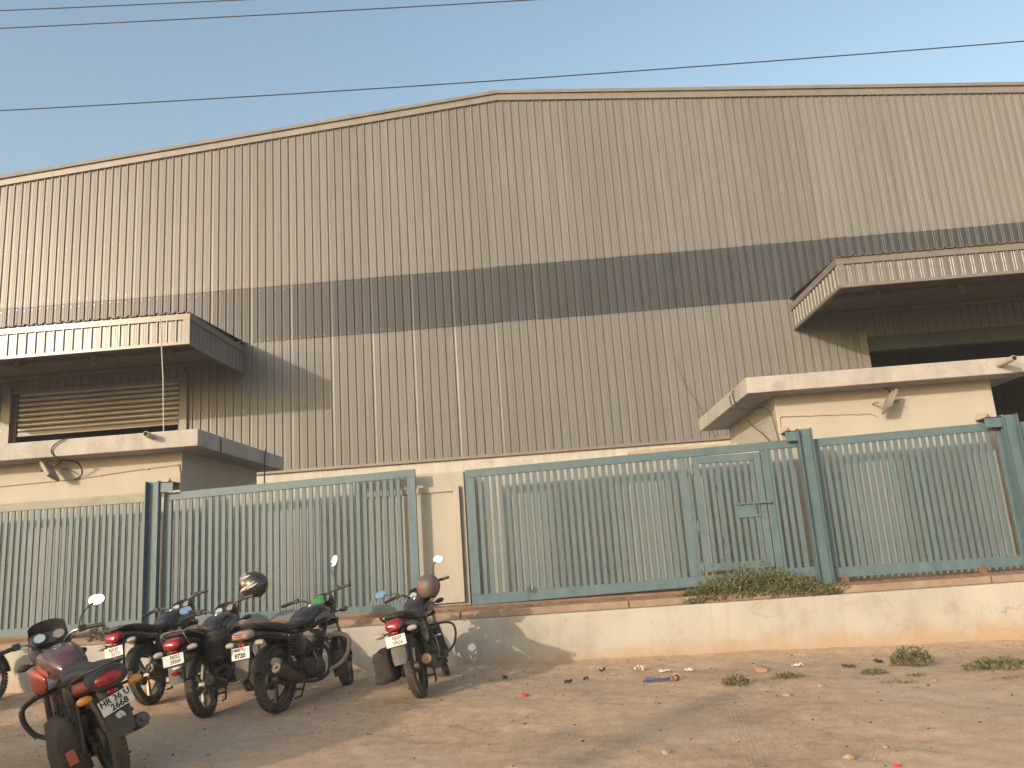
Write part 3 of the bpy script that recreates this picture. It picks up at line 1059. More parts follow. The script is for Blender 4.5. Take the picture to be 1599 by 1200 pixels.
def post(label, x0, w, zt, m_, y=10.50, br=0.2, side=1):
    t = thing('gate_post', label, 'post', (x0, y, 0.59), group='steel channel posts')
    h = zt - 0.59
    MB().box((0.010, 0.085, 0), (w - 0.010, 0.095, h)).obj('web', m_, t, smooth=0)
    MB().box((0, 0, 0), (0.010, 0.096, h)).obj('flange', m_, t, smooth=0)
    MB().box((w - 0.010, 0, 0), (w, 0.096, h)).obj('flange', m_, t, smooth=0)
    a, b = (w, w + br) if side > 0 else (-br, 0)
    MB().box((a, 0.03, h - 0.16), (b, 0.045, h - 0.02)).box((a, 0.03, h - 0.035), (b, 0.26, h - 0.02)).obj('guide_bracket', m_, t, smooth=0, bevel=0.003)
    xx = (a + b) / 2
    MB().box((min(a, b) + 0.02, 0.262, h - 0.12), (max(a, b) - 0.01, 0.272, h + 0.07)).obj('guide_plate', M_CONC, t, smooth=0)
    MB().lathe([(0.006, -0.05), (0.026, -0.05), (0.026, 0.0), (0.009, 0.0), (0.009, 0.03), (0.006, 0.03)], (xx, 0.13, h + 0.005), 'z', 12).obj('guide_roller', M_RAIL, t)
    MB().box((-0.03, -0.03, 0.0), (w + 0.03, 0.13, 0.012)).obj('base_plate', m_, t, smooth=0)
    return t


post('blue steel channel post between the two left fence panels', -5.57, 0.19, 2.69, M_BLUE, side=1, br=0.19)
post('teal steel channel post just right of the wicket door', 3.38, 0.19, 2.74, M_TEAL, side=-1, br=0.16)
post('teal steel channel post at the right edge of the picture', 6.07, 0.20, 2.72, M_TEAL, side=-1, br=0.22)

# ------------------------------------------------------------------ overhead wires
def wire(label, y, xa, za, xb, zb, sag, r=0.007):
    L = 30
    sl = (zb - za) / (xb - xa)
    pts = []
    for i in range(41):
        x = -L + 2 * L * i / 40
        pts.append((x, y, za + sl * (x - xa) + sag * ((x - (xa + xb) / 2) ** 2 - ((xb - xa) / 2) ** 2)))
    tag(MB().tube(pts, r, 6).obj('overhead_wire', M_WIRE), label, 'wire', 'overhead wires')


wire('lowest overhead wire, crossing the whole sky just above the roof ridge', 9, -6.91, 7.61, 6.41, 7.22, 0.0012)
wire('middle overhead wire in the upper left corner of the sky', 9, -7.0, 8.87, 0.36, 8.50, 0.0008)
wire('topmost overhead wire, just entering the upper left corner', 9, -7.02, 9.15, -3.61, 8.94, 0.0008)

# ------------------------------------------------------------------ motorcycles
M_TYRE = mat('tyre_rubber', (0.022, 0.020, 0.019), (0.038, 0.034, 0.031), rough=0.85, scale=(30, 30, 30), dust=0.38, dustc=(0.24, 0.18, 0.13), bump=0.4, bscale=90)
M_ALLOY = mat('alloy_dark', (0.055, 0.052, 0.05), (0.085, 0.08, 0.075), rough=0.45, metal=0.4, dust=0.35)
M_ALLOYS = mat('alloy_silver', (0.22, 0.21, 0.20), (0.30, 0.28, 0.26), rough=0.45, metal=0.6, dust=0.3)
M_BLACK = mat('black_plastic', (0.018, 0.017, 0.017), (0.030, 0.028, 0.027), rough=0.5, scale=(8, 8, 8), dust=0.07)
M_GLOSS = mat('black_gloss_paint', (0.012, 0.012, 0.013), (0.018, 0.018, 0.019), rough=0.22, coat=0.4, dust=0.05)
M_MAROON = mat('maroon_paint', (0.055, 0.020, 0.028), (0.075, 0.028, 0.036), rough=0.25, coat=0.5, dust=0.10)
M_REDP = mat('red_paint', (0.30, 0.035, 0.02), (0.36, 0.05, 0.03), rough=0.3, coat=0.4, dust=0.22)
M_SEAT = mat('seat_vinyl', (0.020, 0.019, 0.020), (0.030, 0.028, 0.028), rough=0.55, scale=(12, 12, 12), dust=0.07, bump=0.15, bscale=120)
M_CHROME = mat('chrome', (0.55, 0.54, 0.52), rough=0.16, metal=1.0, dust=0.10)
M_STEELB = mat('engine_metal', (0.075, 0.07, 0.066), (0.12, 0.112, 0.10), rough=0.5, metal=0.5, dust=0.22)
M_MUFF = mat('muffler_black', (0.030, 0.028, 0.026), (0.06, 0.052, 0.046), rough=0.5, metal=0.3, dust=0.35, dustc=(0.22, 0.16, 0.11))
M_MEND = mat('muffler_end', (0.20, 0.13, 0.075), (0.30, 0.20, 0.12), rough=0.6, metal=0.3)
M_LENSR = mat('lens_red', (0.23, 0.006, 0.010), (0.30, 0.012, 0.016), rough=0.18, coat=0.6)
M_LENSW = mat('lens_clear', (0.34, 0.29, 0.24), (0.42, 0.37, 0.31), rough=0.2, coat=0.4)
M_LENSO = mat('lens_amber', (0.55, 0.20, 0.03), (0.62, 0.25, 0.05), rough=0.2, coat=0.5)
M_LENSS = mat('lens_smoked', (0.26, 0.20, 0.17), (0.36, 0.28, 0.23), rough=0.2, coat=0.4)
M_PLATE = mat('plate_white', (0.56, 0.54, 0.51), (0.64, 0.62, 0.59), rough=0.45, scale=(20, 20, 20))
M_TEXT = mat('plate_black', (0.012, 0.012, 0.012), rough=0.6)
M_MIRR = mat('mirror_glass', (0.92, 0.93, 0.94), rough=0.02, metal=1.0)
M_GAUGE = mat('gauge_face', (0.30, 0.36, 0.38), (0.36, 0.42, 0.44), rough=0.25, coat=0.6)
M_GAUGE2 = mat('gauge_face_dull', (0.20, 0.18, 0.17), (0.25, 0.22, 0.21), rough=0.3, coat=0.6)
M_ROPE = mat('rope_wrap', (0.27, 0.235, 0.175), (0.36, 0.32, 0.245), rough=0.9, scale=(40, 40, 40), bump=0.4)
M_BAG = mat('bag_cloth', (0.014, 0.013, 0.012), (0.026, 0.023, 0.021), rough=0.85, scale=(9, 9, 9), dust=0.10, bump=0.4, bscale=25)
M_STICK = mat('sticker_orange', (0.34, 0.085, 0.045), (0.40, 0.12, 0.06), rough=0.5)
M_GREEN = mat('green_cloth', (0.04, 0.16, 0.05), (0.07, 0.22, 0.08), rough=0.8, scale=(25, 25, 25), bump=0.5, bscale=50)
M_STICKW = mat('sticker_white', (0.55, 0.53, 0.50), rough=0.5)
M_PINSTR = mat('grey_decal', (0.16, 0.155, 0.16), (0.22, 0.21, 0.21), rough=0.35)
M_REDRIM = mat('red_rim_tape', (0.25, 0.03, 0.03), rough=0.4)

AX0 = Vector((1.27, 0, 0.30))
AXV = Vector((-0.29, 0, 0.58)).normalized()


def steer_fn(a):
    q = Matrix.Rotation(a, 3, AXV)
    return lambda p: AX0 + q @ (Vector(p) - AX0)


def text_mesh(body, size, bold=0.0):
    cu = bpy.data.curves.new('t', 'FONT')
    cu.body = body
    cu.size = size
    cu.align_x = 'CENTER'
    cu.align_y = 'CENTER'
    cu.offset = bold
    cu.extrude = 0.0006
    cu.resolution_u = 3
    o = bpy.data.objects.new('t', cu)
    COL.objects.link(o)
    dg = bpy.context.evaluated_depsgraph_get()
    me = bpy.data.meshes.new_from_object(o.evaluated_get(dg))
    bpy.data.objects.remove(o)
    bpy.data.curves.remove(cu)
    return me


def motorcycle(label, X, Y, heading, lean, steer, cfg):
    t = thing('motorcycle', label, 'motorcycle', (X, Y, gz(X, Y) + 0.004), group='motorcycles parked along the wall')
    # local x forward, y left, z up; heading measured from +Y towards +X; lean to the left about the ground contact line
    t.rotation_mode = 'QUATERNION'
    t.rotation_quaternion = (Matrix.Rotation(R(90 - heading), 4, 'Z') @ Matrix.Rotation(-R(lean), 4, 'X')).to_quaternion()
    sf = steer_fn(R(steer))
    body = cfg.get('body', M_GLOSS)
    accent = cfg.get('accent', M_PINSTR)

    def P(mb, name, m_, parent=None, st=False, smooth=40, bevel=0.0):
        if st:
            mb.xf(sf)
        return mb.obj(name, m_, parent or t, smooth, bevel)

    # wheels -----------------------------------------------------------
    def wheel(cx, Rr, hw, st, drum):
        m_ = cfg.get('alloy', M_ALLOY)
        c = Vector((cx, 0, Rr))
        mb = MB()
        ri = Rr - 0.065
        mb.lathe([(ri, -hw * 0.62), (ri + 0.006, -hw * 0.66), (ri + 0.006, -hw * 0.55), (ri - 0.012, -hw * 0.3), (ri - 0.012, hw * 0.3), (ri + 0.006, hw * 0.55), (ri + 0.006, hw * 0.66), (ri, hw * 0.62), (ri - 0.022, hw * 0.25), (ri - 0.022, -hw * 0.25)], c, 'y', 40, closed=True)
        mb.lathe([(0.015, -0.055), (0.045, -0.055), (0.048, -0.02), (0.048, 0.02), (0.045, 0.055), (0.015, 0.055)], c, 'y', 20)
        ns = cfg.get('spokes', 5)
        for k in range(ns):
            a = 2 * math.pi * k / ns + (0.3 if cx > 0.5 else 0.9)
            for da in (-0.10, 0.10):
                d0 = Vector((math.cos(a + da * 0.6), 0, math.sin(a + da * 0.6)))
                d1 = Vector((math.cos(a + da), 0, math.sin(a + da)))
                s_ = Vector((-math.sin(a), 0, math.cos(a)))
                p0, p1 = c + d0 * 0.04, c + d1 * (ri - 0.015)
                ax = (p1 - p0) / 2
                mb.obox((p0 + p1) / 2, ax, Vector((0, 0.012, 0)), s_ * 0.0085)
        w = P(mb, 'wheel', m_, st=st)
        prof = []
        for k in range(13):
            a = math.pi * (k / 12)
            yy = -math.cos(a) * hw
            rr = Rr - 0.062 + 0.062 * (math.sin(a) ** 0.55)
            prof.append((rr, yy))
        prof += [(ri + 0.002, hw * 0.6), (ri + 0.002, -hw * 0.6)]
        tm = MB().lathe(prof, c, 'y', 56, closed=True)
        # tread blocks cut as shallow lateral grooves
        P(tm, 'tyre', M_TYRE, w, st=st)
        tb = MB()
        for k in range(44):
            a = 2 * math.pi * k / 44
            d = Vector((math.cos(a), 0, math.sin(a)))
            s_ = Vector((-math.sin(a), 0, math.cos(a)))
            for sy in (-1, 1):
                tb.obox(c + d * (Rr - 0.0065) + Vector((0, sy * hw * 0.42, 0)), s_ * 0.013, Vector((0, hw * 0.30, 0)) - d * sy * 0.003 * sy, d * 0.0075 - Vector((0, -sy * 0.002, 0)))
        P(tb, 'tread', M_TYRE, w, st=st, smooth=0)
        if drum:
            db = MB().lathe([(0.012, 0.03), (0.085, 0.03), (0.092, 0.045), (0.088, 0.06), (0.04, 0.07), (0.012, 0.07)], c, 'y', 28)
            P(db, 'brake_drum', M_STEELB, w, st=st)
        else:
            db = MB().lathe([(0.05, -0.060), (0.115, -0.060), (0.115, -0.064), (0.05, -0.064)], c, 'y', 32, closed=True)
            P(db, 'brake_disc', M_STEELB, w, st=st)
        if cfg.get('rimtape'):
            rt = MB()
            for a0 in (0.4, 2.0, 3.6, 5.2):
                ring = []
                for q in range(9):
                    a = a0 + 0.55 * q / 8
                    ring.append([c + Vector((math.cos(a) * r_, y_, math.sin(a) * r_)) for r_, y_ in ((ri - 0.002, -hw * 0.68), (ri + 0.008, -hw * 0.69), (ri + 0.008, -hw * 0.66), (ri - 0.002, -hw * 0.65))])
                rt.rings(ring)
            P(rt, 'rim_tape', M_REDRIM, w, st=st)
        return w
    wheel(0.0, 0.302, 0.052, False, True)
    wheel(1.27, 0.298, 0.043, True, False)
    # frame ------------------------------------------------------------
    fr = MB()
    fr.tube([(0.985, 0, 0.87), (1.03, 0, 0.76)], 0.030, 10)
    fr.tube([(0.99, 0, 0.83), (0.75, 0, 0.74), (0.42, 0, 0.70)], 0.022, 8)
    fr.tube([(1.01, 0, 0.78), (0.86, 0, 0.50), (0.76, 0, 0.30)], 0.020, 8)
    for s_ in (-1, 1):
        fr.tube([(0.42, 0.03 * s_, 0.71), (0.15, 0.10 * s_, 0.73), (-0.22, 0.10 * s_, 0.76), (-0.38, 0.08 * s_, 0.77)], 0.013, 8)
        fr.tube([(0.42, 0.06 * s_, 0.70), (0.37, 0.09 * s_, 0.50), (0.36, 0.09 * s_, 0.28), (0.60, 0.09 * s_, 0.22), (0.76, 0.03 * s_, 0.29)], 0.014, 8, 1)
        fr.tube([(0.36, 0.09 * s_, 0.42), (0.02, 0.11 * s_, 0.72)], 0.011, 8)
    P(fr, 'frame', M_BLACK)
    sw = MB()
    for s_ in (-1, 1):
        sw.tube([(0.38, 0.085 * s_, 0.33), (0.0, 0.085 * s_, 0.30), (-0.06, 0.085 * s_, 0.30)], 0.018, 8)
        sw.lathe([(0.004, -0.012), (0.022, -0.012), (0.022, 0.012), (0.004, 0.012)], (0, 0.105 * s_, 0.302), 'y', 6)
    sw.tube([(0.26, -0.085, 0.325), (0.26, 0.085, 0.325)], 0.018, 8)
    P(sw, 'swingarm', M_BLACK)
    for s_ in (-1, 1):
        a, b = Vector((0.03, 0.125 * s_, 0.34)), Vector((0.13, 0.125 * s_, 0.69))
        sm = MB().tube([a, a.lerp(b, 0.45)], 0.019, 10).tube([a.lerp(b, 0.4), b], 0.011, 8).tube([b - (b - a) * 0.06, b], 0.024, 10).tube([a, a + (b - a) * 0.06], 0.024, 10)
        so = P(sm, 'shock_absorber', M_BLACK)
        P(MB().helix(a.lerp(b, 0.14), a.lerp(b, 0.86), 0.030, 0.0055, 9), 'spring', cfg.get('spring', M_BLACK), so)
    # engine -----------------------------------------------------------
    en = MB()
    en.loft([(0.36, 0.33, 0.06, 0.07, 3), (0.40, 0.33, 0.095, 0.10, 3.2), (0.52, 0.33, 0.105, 0.115, 3.2), (0.66, 0.31, 0.10, 0.10, 3.2), (0.74, 0.31, 0.075, 0.07, 3)])
    eo = P(en, 'engine', M_STEELB)
    for s_ in (-1, 1):
        cv = MB().lathe([(0.01, 0.0), (0.105, 0.0), (0.10, 0.026 * s_), (0.075, 0.036 * s_), (0.01, 0.038 * s_)], (0.62, 0.095 * s_, 0.315), 'y', 24)
        cv.lathe([(0.01, 0.0), (0.075, 0.0), (0.07, 0.022 * s_), (0.01, 0.026 * s_)], (0.46, 0.098 * s_, 0.335), 'y', 20)
        P(cv, 'engine_cover', cfg.get('cover', M_STEELB), eo)
    cyl = MB()
    ca, cb = Vector((0.66, 0, 0.40)), Vector((0.76, 0, 0.64))
    ud = (cb - ca).normalized()
    fd = Vector((ud.z, 0, -ud.x))
    cyl.obox(ca.lerp(cb, 0.5), fd * 0.055, Vector((0, 0.055, 0)), ud * 0.13)
    for k in range(11):
        c = ca.lerp(cb, 0.06 + 0.085 * k)
        cyl.obox(c, fd * (0.078 + 0.008 * (k % 2)), Vector((0, 0.082, 0)), ud * 0.0035)
    cyl.obox(cb + ud * 0.02, fd * 0.06, Vector((0, 0.06, 0)), ud * 0.03)
    P(cyl, 'cylinder', M_STEELB, eo, smooth=0)
    P(MB().loft([(0.40, 0.52, 0.05, 0.07, 3), (0.44, 0.52, 0.075, 0.09, 3), (0.56, 0.54, 0.07, 0.08, 3), (0.60, 0.55, 0.04, 0.04, 2)]), 'airbox', M_BLACK)
    # exhaust ------------------------------------------------------------
    mz = cfg.get('muff_z', 0.37)
    ex = MB().tube([(0.80, -0.03, 0.56), (0.88, -0.07, 0.47), (0.84, -0.11, 0.30), (0.70, -0.125, 0.205), (0.45, -0.135, 0.20), (0.22, -0.155, 0.245)], 0.018, 10, 2)
    P(ex, 'exhaust_pipe', cfg.get('pipe', M_CHROME))
    mA, mB_ = Vector((0.24, -0.155, 0.24)), Vector((-0.25, -0.19, mz))
    mu = MB().tube([mA, mA.lerp(mB_, 0.15), mA.lerp(mB_, 0.5), mA.lerp(mB_, 0.85), mB_], [0.022, 0.046, 0.054, 0.056, 0.052], 18)
    mo = P(mu, 'muffler', cfg.get('muff', M_MUFF))
    md = (mB_ - mA).normalized()
    P(MB().tube([mB_ - md * 0.004, mB_ + md * 0.006], 0.045, 18).tube([mB_, mB_ + md * 0.03], 0.016, 12), 'muffler_end', cfg.get('muff_end', M_STEELB), mo)
    if cfg.get('shield', True):
        c = mA.lerp(mB_, 0.45)
        sdv = md.cross(Vector((0, 0, 1))).normalized()
        upm = sdv.cross(md)
        rr = []
        for k in range(7):
            a = -0.9 + 1.9 * k / 6
            o_ = (sdv * math.cos(a) + upm * math.sin(a)) * 0.062
            rr.append([c - md * 0.16 + o_, c + md * 0.16 + o_, c + md * 0.16 + o_ * 1.06, c - md * 0.16 + o_ * 1.06])
        P(MB().rings(rr), 'heat_shield', cfg.get('shieldm', M_CHROME), mo)
    # chain case, pegs, stands --------------------------------------------
    P(MB().loft([(-0.11, 0.30, 0.012, 0.03, 3, 0.115), (-0.05, 0.305, 0.020, 0.075, 3, 0.115), (0.18, 0.315, 0.020, 0.065, 3, 0.115), (0.40, 0.325, 0.020, 0.07, 3, 0.115), (0.46, 0.33, 0.012, 0.03, 3, 0.115)]), 'chain_case', M_BLACK)
    for s_ in (-1, 1):
        P(MB().tube([(0.44, 0.10 * s_, 0.27), (0.44, 0.25 * s_, 0.285)], 0.013, 8).tube([(0.44, 0.17 * s_, 0.28), (0.44, 0.27 * s_, 0.29)], 0.019, 8, 0, 0.7), 'foot_peg', M_BLACK)
        P(MB().tube([(0.30, 0.10 * s_, 0.40), (0.12, 0.15 * s_, 0.38)], 0.010, 8).tube([(0.12, 0.14 * s_, 0.38), (0.11, 0.24 * s_, 0.39)], 0.015, 8), 'pillion_peg', M_BLACK)
    P(MB().tube([(0.42, 0.10, 0.25), (0.45, 0.20, 0.07), (0.47, 0.26, 0.26 * math.tan(R(lean)) + 0.012)], 0.011, 8).box((0.44, 0.235, 0.26 * math.tan(R(lean)) - 0.004), (0.51, 0.285, 0.26 * math.tan(R(lean)) + 0.012)), 'side_stand', M_BLACK)
    P(MB().tube([(0.36, -0.10, 0.24), (0.22, -0.13, 0.10), (0.10, -0.14, 0.10)], 0.010, 8).tube([(0.36, 0.10, 0.24), (0.22, 0.13, 0.10), (0.10, 0.14, 0.10)], 0.010, 8).tube([(0.28, -0.12, 0.16), (0.28, 0.12, 0.16)], 0.009, 8), 'centre_stand', M_BLACK)
    P(MB().tube([(0.52, -0.13, 0.31), (0.50, -0.17, 0.36), (0.42, -0.18, 0.52)], 0.010, 8).tube([(0.42, -0.17, 0.52), (0.42, -0.25, 0.52)], 0.012, 8), 'kick_lever', M_CHROME)
    # bodywork -------------------------------------------------------------
    tank = P(MB().loft([(0.40, 0.795, 0.07, 0.035, 2.4), (0.44, 0.805, 0.105, 0.075, 2.6), (0.54, 0.825, 0.125, 0.105, 2.8), (0.66, 0.845, 0.148, 0.115, 3.0), (0.78, 0.855, 0.155, 0.115, 3.0), (0.88, 0.85, 0.148, 0.105, 2.8), (0.96, 0.835, 0.115, 0.085, 2.5), (1.00, 0.83, 0.06, 0.05, 2.2)], 28), 'fuel_tank', body)
    P(MB().lathe([(0.004, 0.0), (0.040, 0.0), (0.040, 0.012), (0.030, 0.018), (0.004, 0.018)], (0.72, 0, 0.962), 'z', 20), 'fuel_cap', M_CHROME, tank)
    for s_ in (-1, 1):
        # decal sweeping along the tank side, 2 mm proud
        dv = []
        for k in range(9):
            x = 0.56 + 0.36 * k / 8
            hw = 0.150 if 0.64 < x < 0.86 else 0.137
            zc = 0.80 + 0.05 * math.sin(k / 8 * 2.6)
            w_ = 0.012 + 0.018 * math.sin(k / 8 * math.pi)
            dv.append([(x, s_ * (hw + 0.000), zc - w_), (x, s_ * (hw + 0.006), zc - w_), (x, s_ * (hw + 0.006), zc + w_), (x, s_ * (hw + 0.000), zc + w_)])
        P(MB().rings(dv), 'tank_decal', accent, tank)
        P(MB().loft([(0.70, 0.73, 0.010, 0.03, 2.4, 0.14 * s_), (0.76, 0.73, 0.034, 0.085, 2.6, 0.155 * s_), (0.88, 0.735, 0.046, 0.105, 2.6, 0.17 * s_), (0.98, 0.75, 0.036, 0.085, 2.4, 0.16 * s_), (1.04, 0.77, 0.010, 0.03, 2.2, 0.13 * s_)], 16), 'tank_shroud', cfg.get('shroud', body)) if cfg.get('shrouds') else None
    if cfg.get('seat2', True):
        P(MB().loft([(-0.40, 0.845, 0.055, 0.012, 2.4), (-0.36, 0.845, 0.105, 0.032, 2.8), (-0.22, 0.835, 0.125, 0.042, 3), (-0.05, 0.815, 0.13, 0.044, 3), (0.06, 0.79, 0.135, 0.044, 3), (0.18, 0.775, 0.14, 0.040, 3), (0.32, 0.785, 0.115, 0.040, 2.8), (0.42, 0.81, 0.085, 0.030, 2.6), (0.47, 0.83, 0.05, 0.012, 2.4)], 24), 'seat', M_SEAT)
    tc = P(MB().loft([(-0.455, 0.785, 0.05, 0.025, 2.6), (-0.42, 0.78, 0.085, 0.042, 2.8), (-0.30, 0.765, 0.110, 0.052, 2.8), (-0.12, 0.735, 0.122, 0.056, 2.8), (0.05, 0.70, 0.125, 0.065, 2.8), (0.12, 0.685, 0.10, 0.06, 2.6)], 24), 'tail_cowl', cfg.get('tail', body))
    for s_ in (-1, 1):
        P(MB().loft([(0.06, 0.64, 0.006, 0.05, 3, 0.125 * s_), (0.12, 0.62, 0.016, 0.10, 3, 0.13 * s_), (0.28, 0.60, 0.018, 0.115, 3, 0.125 * s_), (0.40, 0.61, 0.008, 0.06, 3, 0.11 * s_)], 16), 'side_panel', cfg.get('side', body))
    # tail lamp
    tl = cfg.get('tl', 'block')
    lens = cfg.get('tl_mat', M_LENSR)
    if tl == 'oval':
        lm = MB().loft([(-0.505, 0.785, 0.045, 0.018, 2.2), (-0.49, 0.785, 0.085, 0.038, 2.2), (-0.465, 0.785, 0.105, 0.050, 2.2), (-0.43, 0.785, 0.108, 0.052, 2.3)], 24)
    elif tl == 'wide':
        lm = MB().loft([(-0.53, 0.775, 0.06, 0.020, 3), (-0.51, 0.775, 0.088, 0.036, 3), (-0.47, 0.78, 0.10, 0.045, 3), (-0.42, 0.785, 0.10, 0.045, 3)], 24)
    else:
        lm = MB().loft([(-0.535, 0.755, 0.045, 0.022, 3.4), (-0.515, 0.76, 0.074, 0.042, 3.6), (-0.46, 0.775, 0.082, 0.050, 3.6), (-0.42, 0.78, 0.082, 0.046, 3.4)], 24)
    lo = P(lm, 'tail_light', lens)
    if tl == 'oval':
        P(MB().loft([(-0.482, 0.787, 0.115, 0.060, 2.3), (-0.475, 0.788, 0.128, 0.072, 2.3), (-0.43, 0.795, 0.130, 0.074, 2.4), (-0.36, 0.80, 0.125, 0.060, 2.5)], 28), 'lamp_surround', M_BLACK)
    if tl == 'oval':
        P(MB().loft([(-0.512, 0.785, 0.03, 0.010, 2.2), (-0.500, 0.785, 0.052, 0.021, 2.2)], 20), 'lamp_ring', lens, lo)
    if tl == 'wide':
        for k in range(3):
            P(MB().loft([(-0.537, 0.755 + 0.02 * k, 0.05, 0.004, 2.5), (-0.510, 0.755 + 0.02 * k, 0.078, 0.005, 2.5)], 16), 'lamp_stripe', M_LENSR, lo)
    # rear mudguard with number plate
    mg = MB()
    secs = [(-0.40, 0.735, 0.0), (-0.455, 0.70, 0.0), (-0.485, 0.62, 0.0), (-0.500, 0.53, 0.0), (-0.515, 0.44, 0.0), (-0.525, 0.40, 0.0)]
    rr = []
    for k, (x, z, _) in enumerate(secs):
        w_ = (0.075, 0.085, 0.085, 0.085, 0.082, 0.07)[k]
        rr.append([(x + 0.028, -w_, z), (x + 0.004, -w_ * 0.85, z), (x - 0.006, 0, z), (x + 0.004, w_ * 0.85, z), (x + 0.028, w_, z), (x + 0.034, w_ * 0.95, z), (x + 0.010, 0, z), (x + 0.034, -w_ * 0.95, z)])
    mg.rings(rr)
    mgo = P(mg, 'mudguard', cfg.get('flap', M_BLACK))
    ar = []
    for k in range(13):
        a = R(35 + 125 * k / 12)
        cx, cz = math.cos(a), math.sin(a)
        ar.append([(cx * r_, y_, 0.302 + cz * r_) for r_, y_ in ((0.325, -0.075), (0.345, -0.06), (0.352, 0), (0.345, 0.06), (0.325, 0.075), (0.322, 0.07), (0.343, 0), (0.322, -0.07))])
    P(MB().rings(ar), 'inner_mudguard', M_BLACK)
    # plate, tilted, facing the rear
    pc = Vector((-0.513, cfg.get('plate_y', 0), cfg.get('plate_z', 0.625)))
    pu = Vector((0.10, 0, 1)).normalized()
    pr_ = Vector((0, -1, 0))
    pn = pr_.cross(pu)
    pw_, ph = cfg.get('plate', (0.20, 0.10))
    sp_ = math.sin(R(cfg.get('plate_rot', 0)))
    cp_ = math.cos(R(cfg.get('plate_rot', 0)))
    pr_, pu = pr_ * cp_ + pu * sp_, pu * cp_ - pr_ * sp_
    pl = P(MB().obox(pc, pr_ * pw_ / 2, pu * ph / 2, pn * 0.0015), 'number_plate', M_PLATE, smooth=0, bevel=0.0012)
    for body_t, size, ox_, oz_, bold in cfg.get('text', ()):
        me = text_mesh(body_t, size, bold)
        xs_ = [v.co.x for v in me.vertices]
        for v in me.vertices:
            a, b, c_ = v.co
            v.co = pc + pr_ * (a * cfg.get('tsq', 0.9) + ox_) + pu * (b + oz_) + pn * (0.0022 + c_)
        me.materials.append(M_TEXT)
        link('plate_lettering', me, pl)
    if cfg.get('plate_line'):
        P(MB().obox(pc + pn * 0.0020 + pu * 0.001, pr_ * pw_ * 0.49, pu * 0.0009, pn * 0.0006), 'plate_line', M_TEXT, pl, smooth=0)
    for sx in (-1, 1):
        P(MB().obox(pc + pn * 0.0022 + pr_ * sx * pw_ * 0.42 + pu * ph * 0.32, pr_ * 0.004, pu * 0.004, pn * 0.001), 'plate_screw', M_TEXT, pl, smooth=0)
    if cfg.get('reflector', True):
        P(MB().loft([(-0.500, 0.695, 0.02, 0.008, 3), (-0.493, 0.695, 0.035, 0.014, 3), (-0.47, 0.70, 0.035, 0.014, 3)], 16), 'reflector', M_LENSR, mgo)
    # rear indicators
    for s_, m_ in ((1, cfg.get('ind_l', M_LENSW)), (-1, cfg.get('ind_r', M_LENSW))):
        st_ = P(MB().tube([(-0.40, 0.06 * s_, 0.70), (-0.42, 0.13 * s_, 0.70)], 0.010, 8), 'indicator_stalk', M_BLACK)
        P(MB().loft([(-0.475, 0.70, 0.018, 0.010, 2.2, 0.165 * s_), (-0.455, 0.70, 0.046, 0.026, 2.3, 0.165 * s_), (-0.43, 0.70, 0.050, 0.029, 2.3, 0.165 * s_), (-0.40, 0.70, 0.036, 0.020, 2.2, 0.16 * s_), (-0.385, 0.70, 0.012, 0.008, 2, 0.155 * s_)], 16), 'indicator_lens', m_, st_)
    # grab rail
    if cfg.get('rail', 'loop') == 'loop':
        P(MB().tube([(-0.08, 0.145, 0.78), (-0.20, 0.15, 0.815), (-0.42, 0.135, 0.865), (-0.49, 0.07, 0.88), (-0.49, -0.07, 0.88), (-0.42, -0.135, 0.865), (-0.20, -0.15, 0.815), (-0.08, -0.145, 0.78)], 0.0105, 8, 2), 'grab_rail', cfg.get('railm', M_BLACK))
    elif cfg['rail'] == 'low':
        P(MB().loft([(-0.47, 0.855, 0.07, 0.010, 2.6), (-0.44, 0.86, 0.125, 0.016, 2.8), (-0.30, 0.84, 0.145, 0.014, 3), (-0.28, 0.838, 0.12, 0.008, 3)], 20), 'grab_rail', M_BLACK)
    # fork, front end (all turned with the handlebar) -------------------------
    for s_ in (-1, 1):
        f_ = P(MB().tube([(1.265, 0.085 * s_, 0.30), (1.12, 0.085 * s_, 0.59)], 0.026, 12).tube([(1.255, 0.085 * s_, 0.285), (1.285, 0.085 * s_, 0.305)], 0.030, 10), 'fork_slider', cfg.get('slider', M_STEELB), st=True)
        P(MB().tube([(1.13, 0.085 * s_, 0.57), (0.965, 0.085 * s_, 0.915)], 0.0165, 10), 'fork_tube', M_CHROME, f_, st=True)
    P(MB().obox((0.972, 0, 0.905), (0.045, 0, 0.02), (0, 0.115, 0), (-0.006, 0, 0.013)).obox((1.045, 0, 0.745), (0.04, 0, 0.02), (0, 0.11, 0), (-0.008, 0, 0.016)), 'fork_clamp', M_BLACK, st=True, smooth=0, bevel=0.006)
    ar = []
    for k in range(17):
        a = R(5 + 150 * k / 16)
        cx, cz = math.cos(a), math.sin(a)
        ar.append([(1.27 + cx * r_, y_, 0.298 + cz * r_) for r_, y_ in ((0.300, -0.070), (0.332, -0.056), (0.345, 0), (0.332, 0.056), (0.300, 0.070), (0.298, 0.065), (0.338, 0), (0.298, -0.065))])
    P(MB().rings(ar), 'front_mudguard', cfg.get('fmud', body), st=True)
    if cfg.get('flapf', True):
        P(MB().hexa([(0.975, -0.06, 0.16), (0.990, -0.06, 0.16), (0.990, 0.06, 0.16), (0.975, 0.06, 0.16), (0.985, -0.065, 0.45), (1.000, -0.065, 0.45), (1.000, 0.065, 0.45), (0.985, 0.065, 0.45)]), 'mud_flap', M_BLACK, st=True, smooth=0)
    # headlamp cowl and instruments
    big = cfg.get('cowl', 'small')
